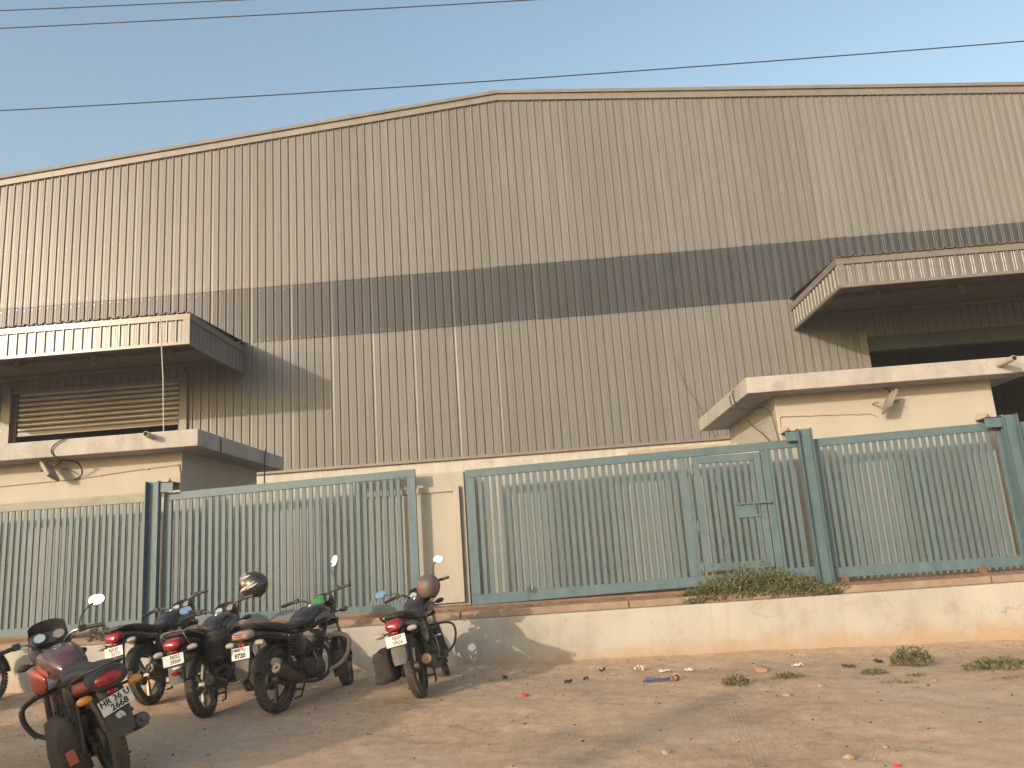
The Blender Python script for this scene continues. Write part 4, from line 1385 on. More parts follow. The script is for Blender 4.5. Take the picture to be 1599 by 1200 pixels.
    if big == 'big':
        co = P(MB().loft([(0.965, 0.93, 0.12, 0.09, 2.6, 0, 0.2), (0.99, 0.94, 0.150, 0.125, 2.8, 0, 0.25), (1.05, 0.935, 0.155, 0.13, 2.8, 0, 0.2), (1.13, 0.91, 0.125, 0.11, 2.6, 0, 0.1), (1.17, 0.895, 0.07, 0.06, 2.4)], 28), 'headlamp_cowl', M_BLACK, st=True)
        vs = []
        for k in range(11):
            a = -1.15 + 2.3 * k / 10
            yy = 0.160 * math.sin(a)
            xx = 1.00 + 0.075 * math.cos(a)
            top = 1.165 - 0.03 * abs(a) ** 2.2
            vs.append([(xx, yy, 0.98), (xx - 0.045, yy * 0.92, top), (xx - 0.050, yy * 0.91, top), (xx - 0.006, yy * 0.97, 0.98)])
        P(MB().rings(vs), 'fly_screen', M_BLACK, co, st=True)
    else:
        co = P(MB().loft([(0.985, 0.905, 0.09, 0.07, 2.6, 0, 0.2), (1.01, 0.915, 0.120, 0.105, 2.8, 0, 0.25), (1.07, 0.91, 0.125, 0.110, 2.8, 0, 0.15), (1.13, 0.895, 0.105, 0.09, 2.6), (1.165, 0.885, 0.06, 0.05, 2.4)], 26), 'headlamp_cowl', cfg.get('cowlm', body), st=True)
        vs = []
        for k in range(9):
            a = -1.1 + 2.2 * k / 8
            yy = 0.125 * math.sin(a)
            xx = 1.01 + 0.07 * math.cos(a)
            top = 1.075 - 0.025 * abs(a) ** 2
            vs.append([(xx, yy, 0.97), (xx - 0.035, yy * 0.92, top), (xx - 0.040, yy * 0.91, top), (xx - 0.006, yy * 0.97, 0.97)])
        P(MB().rings(vs), 'fly_screen', M_BLACK, co, st=True)
    P(MB().loft([(1.16, 0.885, 0.085, 0.065, 2.6), (1.18, 0.88, 0.075, 0.055, 2.5), (1.19, 0.88, 0.03, 0.02, 2.2)], 20), 'headlamp', M_LENSW, co, st=True)
    # instrument pod tilted to the rider
    nrm = Vector((-0.72, 0, 0.69)).normalized()
    upg = Vector((0.69, 0, 0.72)).normalized()
    gw = cfg.get('gauge_w', 0.068)
    gc = Vector((0.955, 0, 1.035 if big == 'big' else 0.995))
    ip = MB()
    ip.obox(gc - nrm * 0.03, Vector((0, gw * 1.85, 0)), upg * 0.058, nrm * 0.028)
    io = P(ip, 'instrument_pod', M_BLACK, st=True, smooth=0, bevel=0.018)
    for s_, m_ in ((1, cfg.get('g1', M_GAUGE)), (-1, cfg.get('g2', M_GAUGE2))):
        c = gc + Vector((0, gw * 0.95 * s_, 0))
        rg = []
        rim = []
        for j in range(24):
            a = 2 * math.pi * j / 24
            d = Vector((0, 1, 0)) * math.cos(a) + upg * math.sin(a)
            rg.append(c + d * 0.046)
            rim.append(c + d * 0.054)
        up_ = nrm * 0.012
        g_ = P(MB().rings([rim, [p + up_ for p in rim], [p + up_ for p in rg], [p + nrm * 0.004 for p in rg]], cap=False), 'gauge', cfg.get('bezel', M_BLACK), io, st=True)
        P(MB().add([p + nrm * 0.005 for p in rg], [tuple(range(24))]), 'gauge_face', m_, io, st=True, smooth=0)
    # handlebar, grips, levers, mirrors
    hz = cfg.get('bar_z', 1.04)
    hb = MB().tube([(0.735, 0.37, hz - 0.01), (0.79, 0.24, hz), (0.84, 0.15, hz - 0.005), (0.925, 0.085, 0.955), (0.945, 0.06, 0.935), (0.945, -0.06, 0.935), (0.925, -0.085, 0.955), (0.84, -0.15, hz - 0.005), (0.79, -0.24, hz), (0.735, -0.37, hz - 0.01)], 0.011, 10, 2)
    P(hb, 'handlebar', cfg.get('barm', M_CHROME), st=True)
    for s_ in (-1, 1):
        P(MB().tube([(0.728, 0.385 * s_, hz - 0.012), (0.778, 0.265 * s_, hz - 0.001)], 0.0175, 10), 'grip', M_BLACK, st=True)
        P(MB().obox((0.795, 0.232 * s_, hz + 0.002), (0.028, 0, 0), (0, 0.030, 0), (0, 0, 0.026)), 'switch_housing', M_BLACK, st=True, smooth=0, bevel=0.010)
        P(MB().tube([(0.835, 0.215 * s_, hz + 0.002), (0.845, 0.265 * s_, hz - 0.004), (0.815, 0.385 * s_, hz - 0.02)], 0.0065, 6, 1), 'lever', cfg.get('leverm', M_BLACK), st=True)
    for s_, key in ((1, 'ml'), (-1, 'mr')):
        mp = cfg.get(key, (0.02, 0.14, 0.20, 0, 1.0))
        if mp is None:
            continue
        dx, dy, dz, tilt, yawf = mp
        b0 = Vector((0.815, 0.215 * s_, hz + 0.02))
        top = b0 + Vector((dx, dy * s_, dz))
        so = P(MB().tube([b0, b0 + Vector((0.01, 0.02 * s_, dz * 0.45)), top - Vector((0, 0.05 * s_, 0.03)), top], 0.0058, 6, 2), 'mirror_stem', cfg.get('stemm', M_BLACK), st=True)
        # mirror head: shallow dish, glass facing the rear
        n_ = Vector((-1, 0.15 * s_ + yawf * 0.0, 0.16)).normalized()
        n_ = Vector((-1, cfg.get(key + 'n', 0.12 * s_), cfg.get(key + 'u', 0.12))).normalized()
        if cfg.get(key + '_aim'):
            # turn the glass so that it throws the bright sky near the given direction to a person standing behind
            qw = t.rotation_quaternion.to_matrix()
            wp = t.location + qw @ sf(top)
            hv = ((Vector((0, 0, CAM_Z)) - wp).normalized() + Vector(cfg[key + '_aim']).normalized()).normalized()
            n_ = Matrix.Rotation(-R(steer), 3, AXV) @ (qw.transposed() @ hv)
        u_ = Vector((0, 1, 0))
        u_ = (u_ - n_ * u_.dot(n_)).normalized()
        w_ = n_.cross(u_)
        ca_, sa_ = math.cos(R(tilt)), math.sin(R(tilt))
        e1, e2 = u_ * ca_ + w_ * sa_, w_ * ca_ - u_ * sa_
        cm = top + Vector((0, 0.03 * s_, 0.015))
        A_, B_ = 0.070, 0.044

        def ring(k, off, n=28):
            out = []
            for j in range(n):
                a = 2 * math.pi * j / n
                c_, s__ = math.cos(a), math.sin(a)
                out.append(cm + e1 * A_ * k * math.copysign(abs(c_) ** 0.85, c_) + e2 * B_ * k * math.copysign(abs(s__) ** 0.85, s__) + n_ * off)
            return out
        P(MB().rings([ring(0.35, -0.032), ring(0.75, -0.026), ring(0.98, -0.010), ring(1.0, 0.004), ring(0.93, 0.004), ring(0.93, 0.001)]), 'mirror_head', M_BLACK, so, st=True)
        g = ring(0.925, 0.0018)
        P(MB().add(g, [tuple(range(len(g)))]), 'mirror_glass', M_MIRR, so, st=True, smooth=0)
    # front indicators
    for s_ in (1, -1):
        st_ = P(MB().tube([(1.04, 0.10 * s_, 0.835), (1.03, 0.17 * s_, 0.835)], 0.009, 8), 'indicator_stalk', M_BLACK, st=True)
        P(MB().loft([(0.985, 0.835, 0.012, 0.010, 2.2, 0.205 * s_), (1.00, 0.835, 0.045, 0.025, 2.3, 0.205 * s_), (1.03, 0.835, 0.050, 0.028, 2.3, 0.205 * s_), (1.06, 0.835, 0.030, 0.018, 2.2, 0.20 * s_), (1.075, 0.835, 0.01, 0.008, 2, 0.20 * s_)], 16), 'indicator_lens', cfg.get('find', M_BLACK), st_, st=True)
    # control cables
    cb_ = MB().tube([(0.80, 0.21, hz + 0.0), (0.98, 0.16, 1.03), (1.08, 0.06, 0.86), (1.02, 0.03, 0.70)], 0.0045, 5, 2).tube([(0.80, -0.21, hz), (0.97, -0.17, 1.02), (1.09, -0.07, 0.85), (1.16, -0.06, 0.5)], 0.0045, 5, 2).tube([(0.80, -0.20, hz), (0.93, -0.15, 0.97), (0.95, -0.05, 0.78)], 0.004, 5, 2)
    P(cb_, 'control_cable', M_CABLE, st=True)
    # crash bars
    for s_, m_, rr_ in cfg.get('crash', ()):
        P(MB().tube([(0.90, 0.03 * s_, 0.62), (0.92, 0.20 * s_, 0.615), (0.92, 0.315 * s_, 0.58), (0.90, 0.325 * s_, 0.46), (0.85, 0.27 * s_, 0.33), (0.78, 0.10 * s_, 0.25)], rr_, 10, 2), 'crash_bar', m_)
        if rr_ > 0.016:
            path = [Vector(p) for p in ((0.92, 0.20 * s_, 0.615), (0.92, 0.315 * s_, 0.58), (0.90, 0.325 * s_, 0.46), (0.85, 0.27 * s_, 0.33))]
            for _ in range(2):
                Q = [path[0]]
                for a, b in zip(path, path[1:]):
                    Q += [a * 0.75 + b * 0.25, a * 0.25 + b * 0.75]
                path = Q + [path[-1]]
            wr = MB()
            L = []
            for a, b in zip(path, path[1:]):
                nn = max(1, int((b - a).length / 0.013))
                for i in range(nn):
                    L.append((a + (b - a) * i / nn, (b - a).normalized()))
            for p, d in L:
                wr.tube([p - d * 0.0055, p - d * 0.003, p + d * 0.003, p + d * 0.0055], [rr_ + 0.001, rr_ + 0.005, rr_ + 0.005, rr_ + 0.001], 10)
            P(wr, 'bar_wrapping', m_)
    # saree guard on the left
    if cfg.get('saree'):
        sg = MB().tube([(0.30, 0.19, 0.62), (0.30, 0.22, 0.30), (-0.10, 0.22, 0.27), (-0.26, 0.20, 0.36), (-0.26, 0.18, 0.66)], 0.009, 8, 1)
        for k in range(6):
            x = 0.24 - 0.085 * k
            sg.tube([(x, 0.20, 0.30), (x, 0.19, 0.64)], 0.005, 6)
        P(sg, 'saree_guard', M_BLACK)
    return t


PZ = 0.625
bikes = {}
bikes[1] = motorcycle('maroon and red motorcycle nearest the camera, number plate HR 36 U 2668', -3.30, 5.976, -45.3, 17.0, -10, dict(
    body=M_MAROON, accent=M_REDP, tail=M_REDP, side=M_BLACK, shrouds=True, shroud=M_REDP, tl='oval', cowl='big', plate=(0.215, 0.105), plate_rot=8,
    text=(('HR 36 U', 0.056, 0.0, 0.026, 0.0020), ('2668', 0.058, 0.012, -0.026, 0.0020)), plate_line=True, ind_l=M_LENSO, ind_r=M_LENSO,
    crash=((1, M_BLACK, 0.018), (-1, M_BLACK, 0.018)), rail='loop', ml=None, mr_aim=(-0.48, -0.80, 0.36), tsq=1.0, mr=(0.02, 0.13, 0.155, -18, 1), shieldm=M_CHROME, saree=True, fmud=M_MAROON, bar_z=1.04, gauge_w=0.072))
bikes[2] = motorcycle('black motorcycle half hidden behind the maroon one, with a chamfered plate', -4.497, 8.759, 3.4, 12.0, 16, dict(
    body=M_GLOSS, tail=M_GLOSS, tl='block', alloy=M_ALLOYS, text=(('RJ02P', 0.050, 0.0, 0.022, 0.0008), ('0173', 0.050, 0.02, -0.024, 0.0008)), rail='low',
    ml=None, mr=None, muff=M_MUFF, crash=((-1, M_BLACK, 0.011),)))
bikes[3] = motorcycle('dusty black motorcycle with a round black side box and chrome tail rail', -3.596, 8.106, -2.0, 11.0, 10, dict(
    body=M_GLOSS, tail=M_BLACK, tl='block', alloy=M_ALLOYS, text=(('RJ02Z', 0.044, 0.02, 0.024, 0.0008), ('59509', 0.044, 0.02, -0.022, 0.0008)), railm=M_CHROME, rail='loop',
    ml=(0.02, 0.13, 0.05, 14, 1), mr=None, cowl='small', ml_aim=(0.5, -0.5, 0.7), crash=((-1, M_BLACK, 0.011),), muff_z=0.345))
bikes[4] = motorcycle('black motorcycle with clear tail lamp, wrapped crash bar and plate ending 9720', -2.83, 7.99, 15.5, 4.5, 22, dict(
    body=M_GLOSS, tl='wide', tl_mat=M_LENSS, text=(('RJ02 AZ', 0.036, 0.0, 0.030, 0.0006), ('9720', 0.058, -0.006, -0.022, 0.0026)), rail='loop', plate=(0.20, 0.11),
    ml=None, mr=(0.05, 0.02, 0.27, 62, 1), crash=((-1, M_ROPE, 0.021), (1, M_ROPE, 0.021)), rimtape=True, muff_z=0.44, shield=False, pipe=M_MUFF, bar_z=1.06, g1=M_GAUGE2, plate_rot=3, tsq=1.05, mr_aim=(-0.8, -0.4, 0.5)))
bikes[5] = motorcycle('black motorcycle nearest the cream pier, with a grey helmet on its handlebar', -1.451, 8.297, 2.5, 11.5, 14, dict(
    body=M_GLOSS, tl='block', text=(('RJ02P', 0.044, 0.016, 0.023, 0.0006), ('59526', 0.044, 0.016, -0.023, 0.0006)), rail='loop', muff_end=M_MEND, accent=M_REDP,
    ml=(0.02, 0.16, 0.06, 12, 1), mr=(0.04, 0.10, 0.19, -38, 1), crash=((-1, M_BLACK, 0.013), (1, M_BLACK, 0.013)), shield=False, pipe=M_MUFF, ml_aim=(0.3, -0.6, 0.75), mr_aim=(-0.75, -0.5, 0.45), bar_z=1.05))
bikes[6] = motorcycle('motorcycle at the far left edge, only its front wheel showing', -7.22, 8.50, 8.0, 8.0, 8, dict(body=M_GLOSS, text=(), ml=None, mr=None))


def local(b, p):
    bpy.context.view_layer.update()
    return bikes[b].matrix_world @ Vector(p)


# round black side box on the third motorcycle
b = bikes[3]
bx = MB().lathe([(0.02, -0.16), (0.115, -0.16), (0.122, -0.14), (0.130, 0.02), (0.138, 0.03), (0.138, 0.06), (0.130, 0.07), (0.132, 0.10), (0.124, 0.125), (0.02, 0.13)], (-0.02, -0.235, 0.66), 'z', 26).obj('side_box', M_BLACK, b)
MB().tube([(-0.02 - 0.139, -0.235, 0.70), (-0.02 - 0.100, -0.332, 0.70), (-0.02, -0.374, 0.70), (-0.02 + 0.10, -0.332, 0.70)], 0.006, 6, 2).obj('box_band', M_BLACK, bx)
mt_ = text_mesh('LEE', 0.028, 0.0006)
for v in mt_.vertices:
    a_ = -2.75 + v.co.x / 0.122
    v.co = Vector((-0.02 + 0.1245 * math.cos(a_), -0.235 + 0.1245 * math.sin(a_), 0.535 + v.co.y))
mt_.materials.append(M_PINSTR)
link('box_lettering', mt_, bx)
MB().tube([(-0.30, 0.10, 0.72), (-0.44, 0.12, 0.80), (-0.46, 0.10, 0.87), (-0.20, 0.14, 0.90), (0.0, 0.14, 0.83)], 0.008, 8, 2).tube([(-0.30, -0.10, 0.72), (-0.44, -0.12, 0.80), (-0.46, -0.10, 0.87), (-0.20, -0.14, 0.90), (0.0, -0.14, 0.83)], 0.008, 8, 2).obj('tail_rail', M_CHROME, b)
MB().box((-0.531, -0.06, 0.535), (-0.520, 0.015, 0.556)).obj('white_sticker', M_STICKW, b, smooth=0)
MB().loft([(-0.532, 0.50, 0.035, 0.014, 3), (-0.515, 0.50, 0.04, 0.018, 3)], 16).obj('lower_reflector', M_LENSR, b)
# emblem sticker on the mudflap of the first motorcycle: a pale lobed crest
b = bikes[1]
em = MB()
for cy, cz, ry, rz in ((0.012, 0.535, 0.014, 0.016), (-0.004, 0.545, 0.016, 0.010), (-0.018, 0.530, 0.010, 0.013), (0.004, 0.518, 0.016, 0.008), (-0.026, 0.518, 0.007, 0.009)):
    em.loft([(-0.5175, cz, ry, rz, 2.2, cy), (-0.506, cz, ry, rz, 2.2, cy)], 12)
em.obj('emblem', M_STICKW, b)


def saddle_bag(label, b, c, sx, sy, sz, patch=None):
    """soft bag hung on a motorcycle; c, sizes in the motorcycle's frame"""
    w = bikes[b].matrix_world.copy()
    t = thing('saddle_bag', label, 'bag', (0, 0, 0))
    t.matrix_world = w @ Matrix.Translation(Vector(c) - Vector((0, 0, sz)))
    bm = bmesh.new()
    bmesh.ops.create_cube(bm, size=2.0)
    bmesh.ops.subdivide_edges(bm, edges=bm.edges[:], cuts=5, use_grid_fill=True)
    for v in bm.verts:
        p = v.co.copy()
        q = p.normalized() * 1.25
        p = p.lerp(q, 0.45)
        p.x *= sx
        p.y *= sy * (1.0 - 0.25 * p.z)
        p.z *= sz
        d = noise.noise(Vector((p.x * 9, p.y * 9 + b * 5, p.z * 7))) * 0.028 + noise.noise(Vector((p.x * 22, p.y * 22, p.z * 17))) * 0.012
        p += v.co.normalized() * d
        v.co = p + Vector((0, 0, sz))
    me = bpy.data.meshes.new('bag_body')
    bm.to_mesh(me)
    bm.free()
    me.materials.append(M_BAG)
    me.polygons.foreach_set('use_smooth', [True] * len(me.polygons))
    link('bag_body', me, t)
    MB().tube([(-sx * 0.5, 0, 2 * sz * 0.95), (-sx * 0.4, -sy * 0.9, 2 * sz * 1.12), (sx * 0.4, -sy * 0.9, 2 * sz * 1.12), (sx * 0.5, 0, 2 * sz * 0.95)], 0.010, 6, 2, 0.5).obj('strap', M_BAG, t)
    if patch:
        px, pz, hw, hh, m_ = patch
        MB().obox((px, sy * 1.16, pz), (hw, 0, 0.4 * hw), (0, 0.006, 0), (-0.4 * hh, 0, hh)).obj('patch', m_, t, smooth=0, bevel=0.003)
    return t


bpy.context.view_layer.update()
saddle_bag('black cloth saddle bag with an orange patch on the maroon motorcycle', 1, (0.06, 0.245, 0.36), 0.20, 0.085, 0.19)
ob = MB().obox((0, 0, 0), (0.006, 0, 0), (0, 0.035, 0.012), (0, -0.02, 0.06)).obj('orange_tag', M_STICK, None, smooth=0, bevel=0.003)
ob.matrix_world = bikes[1].matrix_world @ Matrix.Translation((-0.155, 0.27, 0.32)) @ Matrix.Rotation(R(-25), 4, 'X') @ Matrix.Scale(0.8, 4)
tag(ob, 'small orange tag hanging on the saddle bag of the maroon motorcycle', 'tag')
saddle_bag('dusty black saddle bag hanging on the left of the motorcycle by the pier', 5, (-0.10, 0.255, 0.40), 0.19, 0.09, 0.155)


def helmet(label, loc, face, tiltx, tilty, size, shell, acc, visor):
    t = thing('helmet', label, 'helmet', loc)
    t.rotation_mode = 'QUATERNION'
    t.rotation_quaternion = (Matrix.Rotation(face, 4, 'Z') @ Matrix.Rotation(tilty, 4, 'Y') @ Matrix.Rotation(tiltx, 4, 'X')).to_quaternion()
    nu, nv = 40, 26

    def surf(az, el, k=1.0):
        # x forward; full-face shell, jaw drawn forward, open at the neck
        ce, se = math.cos(el), math.sin(el)
        x, y, z = ce * math.cos(az), ce * math.sin(az), se
        f = 1.0 + (0.17 * max(0, x) ** 1.5 * max(0, -z + 0.15) ** 0.6)
        w_ = 1.0 - 0.06 * max(0, -z)
        return Vector((x * 1.14 * f, y * 0.94 * w_, z * 1.02)) * size * k
    v, idx, faces, fin = [], {}, [], []
    els = [-0.92 + (math.pi / 2 + 0.92) * i / nv for i in range(nv + 1)]
    for i, el in enumerate(els):
        for j in range(nu):
            v.append(surf(-math.pi + 2 * math.pi * j / nu, min(el, math.pi / 2 - 0.01)))
    for i in range(nv):
        for j in range(nu):
            az = abs(-math.pi + 2 * math.pi * (j + 0.5) / nu)
            el = (els[i] + els[i + 1]) / 2
            if az < 1.12 and -0.14 < el < 0.50:
                continue
            faces.append((i * nu + j, i * nu + (j + 1) % nu, (i + 1) * nu + (j + 1) % nu, (i + 1) * nu + j))
    me = bpy.data.meshes.new('shell')
    me.from_pydata([tuple(p) for p in v], [], faces)
    me.polygons.foreach_set('use_smooth', [True] * len(me.polygons))
    me.materials.append(shell)
    so = link('shell', me, t)
    sm = so.modifiers.new('thick', 'SOLIDIFY')
    sm.thickness = size * 0.05
    # padding inside
    v2 = [p * 0.90 for p in v]
    f2 = [(i * nu + j, i * nu + (j + 1) % nu, (i + 1) * nu + (j + 1) % nu, (i + 1) * nu + j) for i in range(nv) for j in range(nu)]
    f2.append(tuple(range(nu))[::-1])
    me = bpy.data.meshes.new('padding')
    me.from_pydata([tuple(p) for p in v2], [], f2)
    me.materials.append(M_BAG)
    link('padding', me, t)
    # neck rim
    MB().tube([surf(-math.pi + 2 * math.pi * j / 24, -0.92, 0.985) for j in range(25)], size * 0.05, 6).obj('neck_rim', M_BLACK, t)
    # visor, lifted
    n1, n2 = 12, 6
    lift = 0.55 if visor == 'up' else 0.0
    vm = MB()
    rr = []
    for i in range(n2 + 1):
        row = []
        for j in range(n1 + 1):
            az = -1.2 + 2.4 * j / n1
            el = -0.16 + 0.68 * i / n2
            p = surf(az, el, 1.035)
            if lift:
                q = Matrix.Rotation(-lift, 3, 'Y')
                p = q @ p
            row.append(p)
        rr.append(row)
    vv = [p for row in rr for p in row]
    ff = [(i * (n1 + 1) + j, i * (n1 + 1) + j + 1, (i + 1) * (n1 + 1) + j + 1, (i + 1) * (n1 + 1) + j) for i in range(n2) for j in range(n1)]
    me = bpy.data.meshes.new('visor')
    me.from_pydata([tuple(p) for p in vv], [], ff)
    me.polygons.foreach_set('use_smooth', [True] * len(me.polygons))
    me.materials.append(M_VISOR if visor == 'up' else M_GLOSS)
    link('visor', me, t)
    for s_ in (-1, 1):
        c = surf(1.3 * s_, 0.12, 1.02)
        MB().lathe([(0.003, -0.006), (size * 0.17, -0.006), (size * 0.17, 0.004), (size * 0.10, 0.008), (0.003, 0.008)], c, 'y', 16).obj('visor_pivot', M_LENSS, t)
    # painted flashes lying on the shell
    for pts, wd, m_ in acc:
        L = []
        n = len(pts)
        for i, (az, el) in enumerate(pts):
            p0 = surf(az, el, 1.006)
            a1, e1 = pts[min(i + 1, n - 1)]
            a0, e0 = pts[max(i - 1, 0)]
            tg = surf(a1, e1, 1.006) - surf(a0, e0, 1.006)
            nn = p0.normalized()
            sd_ = nn.cross(tg).normalized()
            w_ = wd * (0.15 + math.sin(math.pi * (i + 0.3) / (n - 0.4)))
            L.append([p0 - sd_ * w_ - nn * 0.003, p0 + sd_ * w_ - nn * 0.003, p0 + sd_ * w_ + nn * 0.0015, p0 - sd_ * w_ + nn * 0.0015])
        MB().rings(L).obj('flash', m_, t)
    return t


M_VISOR = mat('clear_visor', (0.62, 0.60, 0.57), rough=0.08, alpha=0.24)
M_HGREY = mat('helmet_grey', (0.06, 0.055, 0.053), (0.085, 0.078, 0.072), rough=0.5, scale=(12, 12, 12), dust=0.3)
M_HBLK = mat('helmet_black', (0.016, 0.014, 0.015), (0.022, 0.020, 0.02), rough=0.25, coat=0.4, dust=0.10)


def lerp_pts(a, b, n=8, bow=0.0):
    return [(a[0] + (b[0] - a[0]) * i / n + bow * math.sin(math.pi * i / n), a[1] + (b[1] - a[1]) * i / n) for i in range(n + 1)]


sidew = []
for s_ in (1, -1):
    sidew += [(lerp_pts((s_ * 0.75, -0.62), (s_ * 1.75, 0.05)), 0.008, M_STICKW), (lerp_pts((s_ * 1.45, -0.22), (s_ * 2.1, 0.38)), 0.006, M_STICKW),
              (lerp_pts((s_ * 1.55, -0.25), (s_ * 2.3, 0.22)), 0.009, M_STICKW), (lerp_pts((s_ * 0.75, 0.45), (s_ * 1.6, 0.85), 8, 0.1), 0.010, M_STICKW), (lerp_pts((s_ * 1.0, -0.35), (s_ * 1.5, -0.3)), 0.006, M_STICKW)]
HELM1 = (-3.471, 9.020, 1.226)
HELM2 = (-1.455, 9.020, 1.069)
helmet('glossy black full-face helmet with white flashes and raised clear visor', HELM1, R(168), 0.0, R(-6), 0.150, M_HBLK, sidew, 'up')
redacc = [(lerp_pts((s_ * 2.2, -0.45), (s_ * 2.15, 0.55), 8, 0.15 * s_), 0.014, M_REDP) for s_ in (1, -1)]
helmet('matt grey helmet with a red flash on the motorcycle by the pier', HELM2, R(99), 0.0, R(6), 0.142, M_HGREY, redacc, 'down')
# green cloth over the gauges of the fourth motorcycle
gb = bmesh.new()
bmesh.ops.create_grid(gb, x_segments=12, y_segments=12, size=0.085)
for v in gb.verts:
    r_ = max(abs(v.co.x), abs(v.co.y))
    v.co.z = 0.03 - 2.5 * v.co.length ** 2 * 1.4 + 0.016 * noise.noise(Vector((v.co.x * 40, v.co.y * 40, 1)))
me = bpy.data.meshes.new('green_cloth')
gb.to_mesh(me)
gb.free()
me.polygons.foreach_set('use_smooth', [True] * len(me.polygons))
me.materials.append(M_GREEN)
gc_ = link('green_cloth', me)
gc_.modifiers.new('t', 'SOLIDIFY').thickness = 0.004
gc_.matrix_world = bikes[4].matrix_world @ Matrix.Translation((0.90, 0.03, 1.0)) @ Matrix.Rotation(R(-35), 4, 'Y') @ Matrix.Rotation(R(25), 4, 'Z')
tag(gc_, 'crumpled green cloth lying over the gauges of the motorcycle with plate 9720', 'cloth')

# ------------------------------------------------------------------ weeds
M_LEAF = mat('weed_leaf', (0.090, 0.098, 0.045), (0.150, 0.148, 0.075), rough=0.7, scale=(9, 9, 9), lo=0.3, hi=0.7)
M_LEAFD = mat('weed_leaf_dry', (0.12, 0.115, 0.05), (0.17, 0.15, 0.075), rough=0.8, scale=(9, 9, 9))


def leaf_clump(rng, n, rx, ry, h, leaf, flat=False):
    mb = MB()
    for _ in range(n):
        a = rng.uniform(0, 6.28)
        rr = math.sqrt(rng.random())
        x, y = math.cos(a) * rr * rx, math.sin(a) * rr * ry
        top = h * (1 - 0.75 * rr ** 2) * rng.uniform(0.25, 1.0)
        base = Vector((x, y, top))
        d = Vector((math.cos(a) * rng.uniform(0.2, 1) + rng.uniform(-.5, .5), math.sin(a) * rng.uniform(0.2, 1) + rng.uniform(-.5, .5), rng.uniform(-0.15, 1.0))).normalized()
        L = leaf * rng.uniform(0.6, 1.4)
        s_ = d.cross(Vector((rng.uniform(-1, 1), rng.uniform(-1, 1), rng.uniform(-0.3, 1)))).normalized() * L * rng.uniform(0.16, 0.30)
        nrm = d.cross(s_).normalized() * L * 0.08
        mb.add([base, base + d * L * 0.45 + s_ + nrm, base + d * L, base + d * L * 0.45 - s_ + nrm], [(0, 1, 2), (0, 2, 3)])
    return mb


def stems(mb, rng, n, rx, ry, h, r=0.0025):
    for _ in range(n):
        a = rng.uniform(0, 6.28)
        rr = math.sqrt(rng.random())
        p0 = Vector((math.cos(a) * rr * rx * 0.3, math.sin(a) * rr * ry * 0.3, -0.01))
        p1 = Vector((math.cos(a) * rr * rx, math.sin(a) * rr * ry, h * rng.uniform(0.4, 0.95)))
        mb.tube([p0, p0.lerp(p1, 0.5) + Vector((0, 0, h * 0.12)), p1], r, 4)
    return mb


def weed(name, label, x, y, rx, ry, h, n, leaf, z=None, m_=None, kind=None, seed=1):
    rng = random.Random(seed)
    t = thing(name, label, 'weed', (x, y, gz(x, y) if z is None else z), group='weeds')
    leaf_clump(rng, n, rx, ry, h, leaf).obj('foliage', m_ or M_LEAF, t, smooth=0)
    stems(MB(), rng, max(6, n // 18), rx * 1.15, ry * 1.15, h * 1.25).obj('stem', M_LEAFD, t)
    return t


# creeping mass on the ledge under the wicket door
rng = random.Random(5)
mb = MB()
for k in range(34):
    u = k / 33
    cx = 1.62 + 1.80 * u + rng.uniform(-0.05, 0.05)
    hh = 0.11 + 0.25 * math.sin(math.pi * min(1, max(0, (u - 0.05) / 0.9))) ** 0.7 * rng.uniform(0.7, 1.15)
    part = leaf_clump(rng, 300, 0.15, 0.14, hh * 1.15, 0.040)
    yy = 10.40 + rng.uniform(-0.05, 0.05)
    mb.add([p + Vector((cx, yy, 0.585)) for p in part.v], part.f)
    if rng.random() < 0.55:
        a = Vector((cx, yy, 0.60))
        for q in range(3):
            b2 = a + Vector((rng.uniform(-0.12, 0.12), rng.uniform(-0.1, 0.02), hh * rng.uniform(1.0, 1.5)))
            mb.tube([a, a.lerp(b2, 0.5) + Vector((0.01, 0, 0.02)), b2], 0.0025, 4)
            for w in range(7):
                p = a.lerp(b2, rng.uniform(0.4, 1))
                d = Vector((rng.uniform(-1, 1), rng.uniform(-1, 0.4), rng.uniform(-0.2, 0.8))).normalized() * 0.035
                s_ = d.cross(Vector((rng.uniform(-1, 1), 0.3, 1))).normalized() * 0.010
                mb.add([p, p + d * 0.5 + s_, p + d, p + d * 0.5 - s_], [(0, 1, 2, 3)])
ws = mb.obj('creeping_weeds', M_LEAF, None, smooth=0)
tag(ws, 'tangled green weeds growing on the ledge below the wicket door', 'weeds', kind='stuff')
weed('weed_clump', 'largest bushy green weed on the dirt near the right of the low wall', 3.60, 8.66, 0.20, 0.16, 0.19, 420, 0.05, seed=3)
weed('weed_clump', 'flat spreading green weed at the right edge of the dirt', 4.16, 8.12, 0.30, 0.14, 0.09, 360, 0.045, seed=4)
weed('weed_clump', 'small low tuft just left of the largest bushy weed', 3.05, 8.26, 0.12, 0.08, 0.05, 130, 0.035, seed=6)
weed('weed_clump', 'small low tuft between the brick piece and the white paper', 2.22, 8.30, 0.15, 0.06, 0.05, 140, 0.035, seed=8)
weed('weed_clump', 'dark dried tuft in the middle of the dirt', 1.64, 8.0, 0.12, 0.09, 0.09, 190, 0.04, m_=M_LEAFD, seed=9)
weed('weed_clump', 'straggly green weed at the foot of the fence behind the motorcycles on the left', -6.05, 10.36, 0.18, 0.08, 0.22, 170, 0.06, z=0.60, seed=10)
weed('weed_clump', 'thin green sprig at the foot of the post right of the wicket door', 3.62, 10.36, 0.08, 0.05, 0.14, 70, 0.05, z=0.60, seed=11)
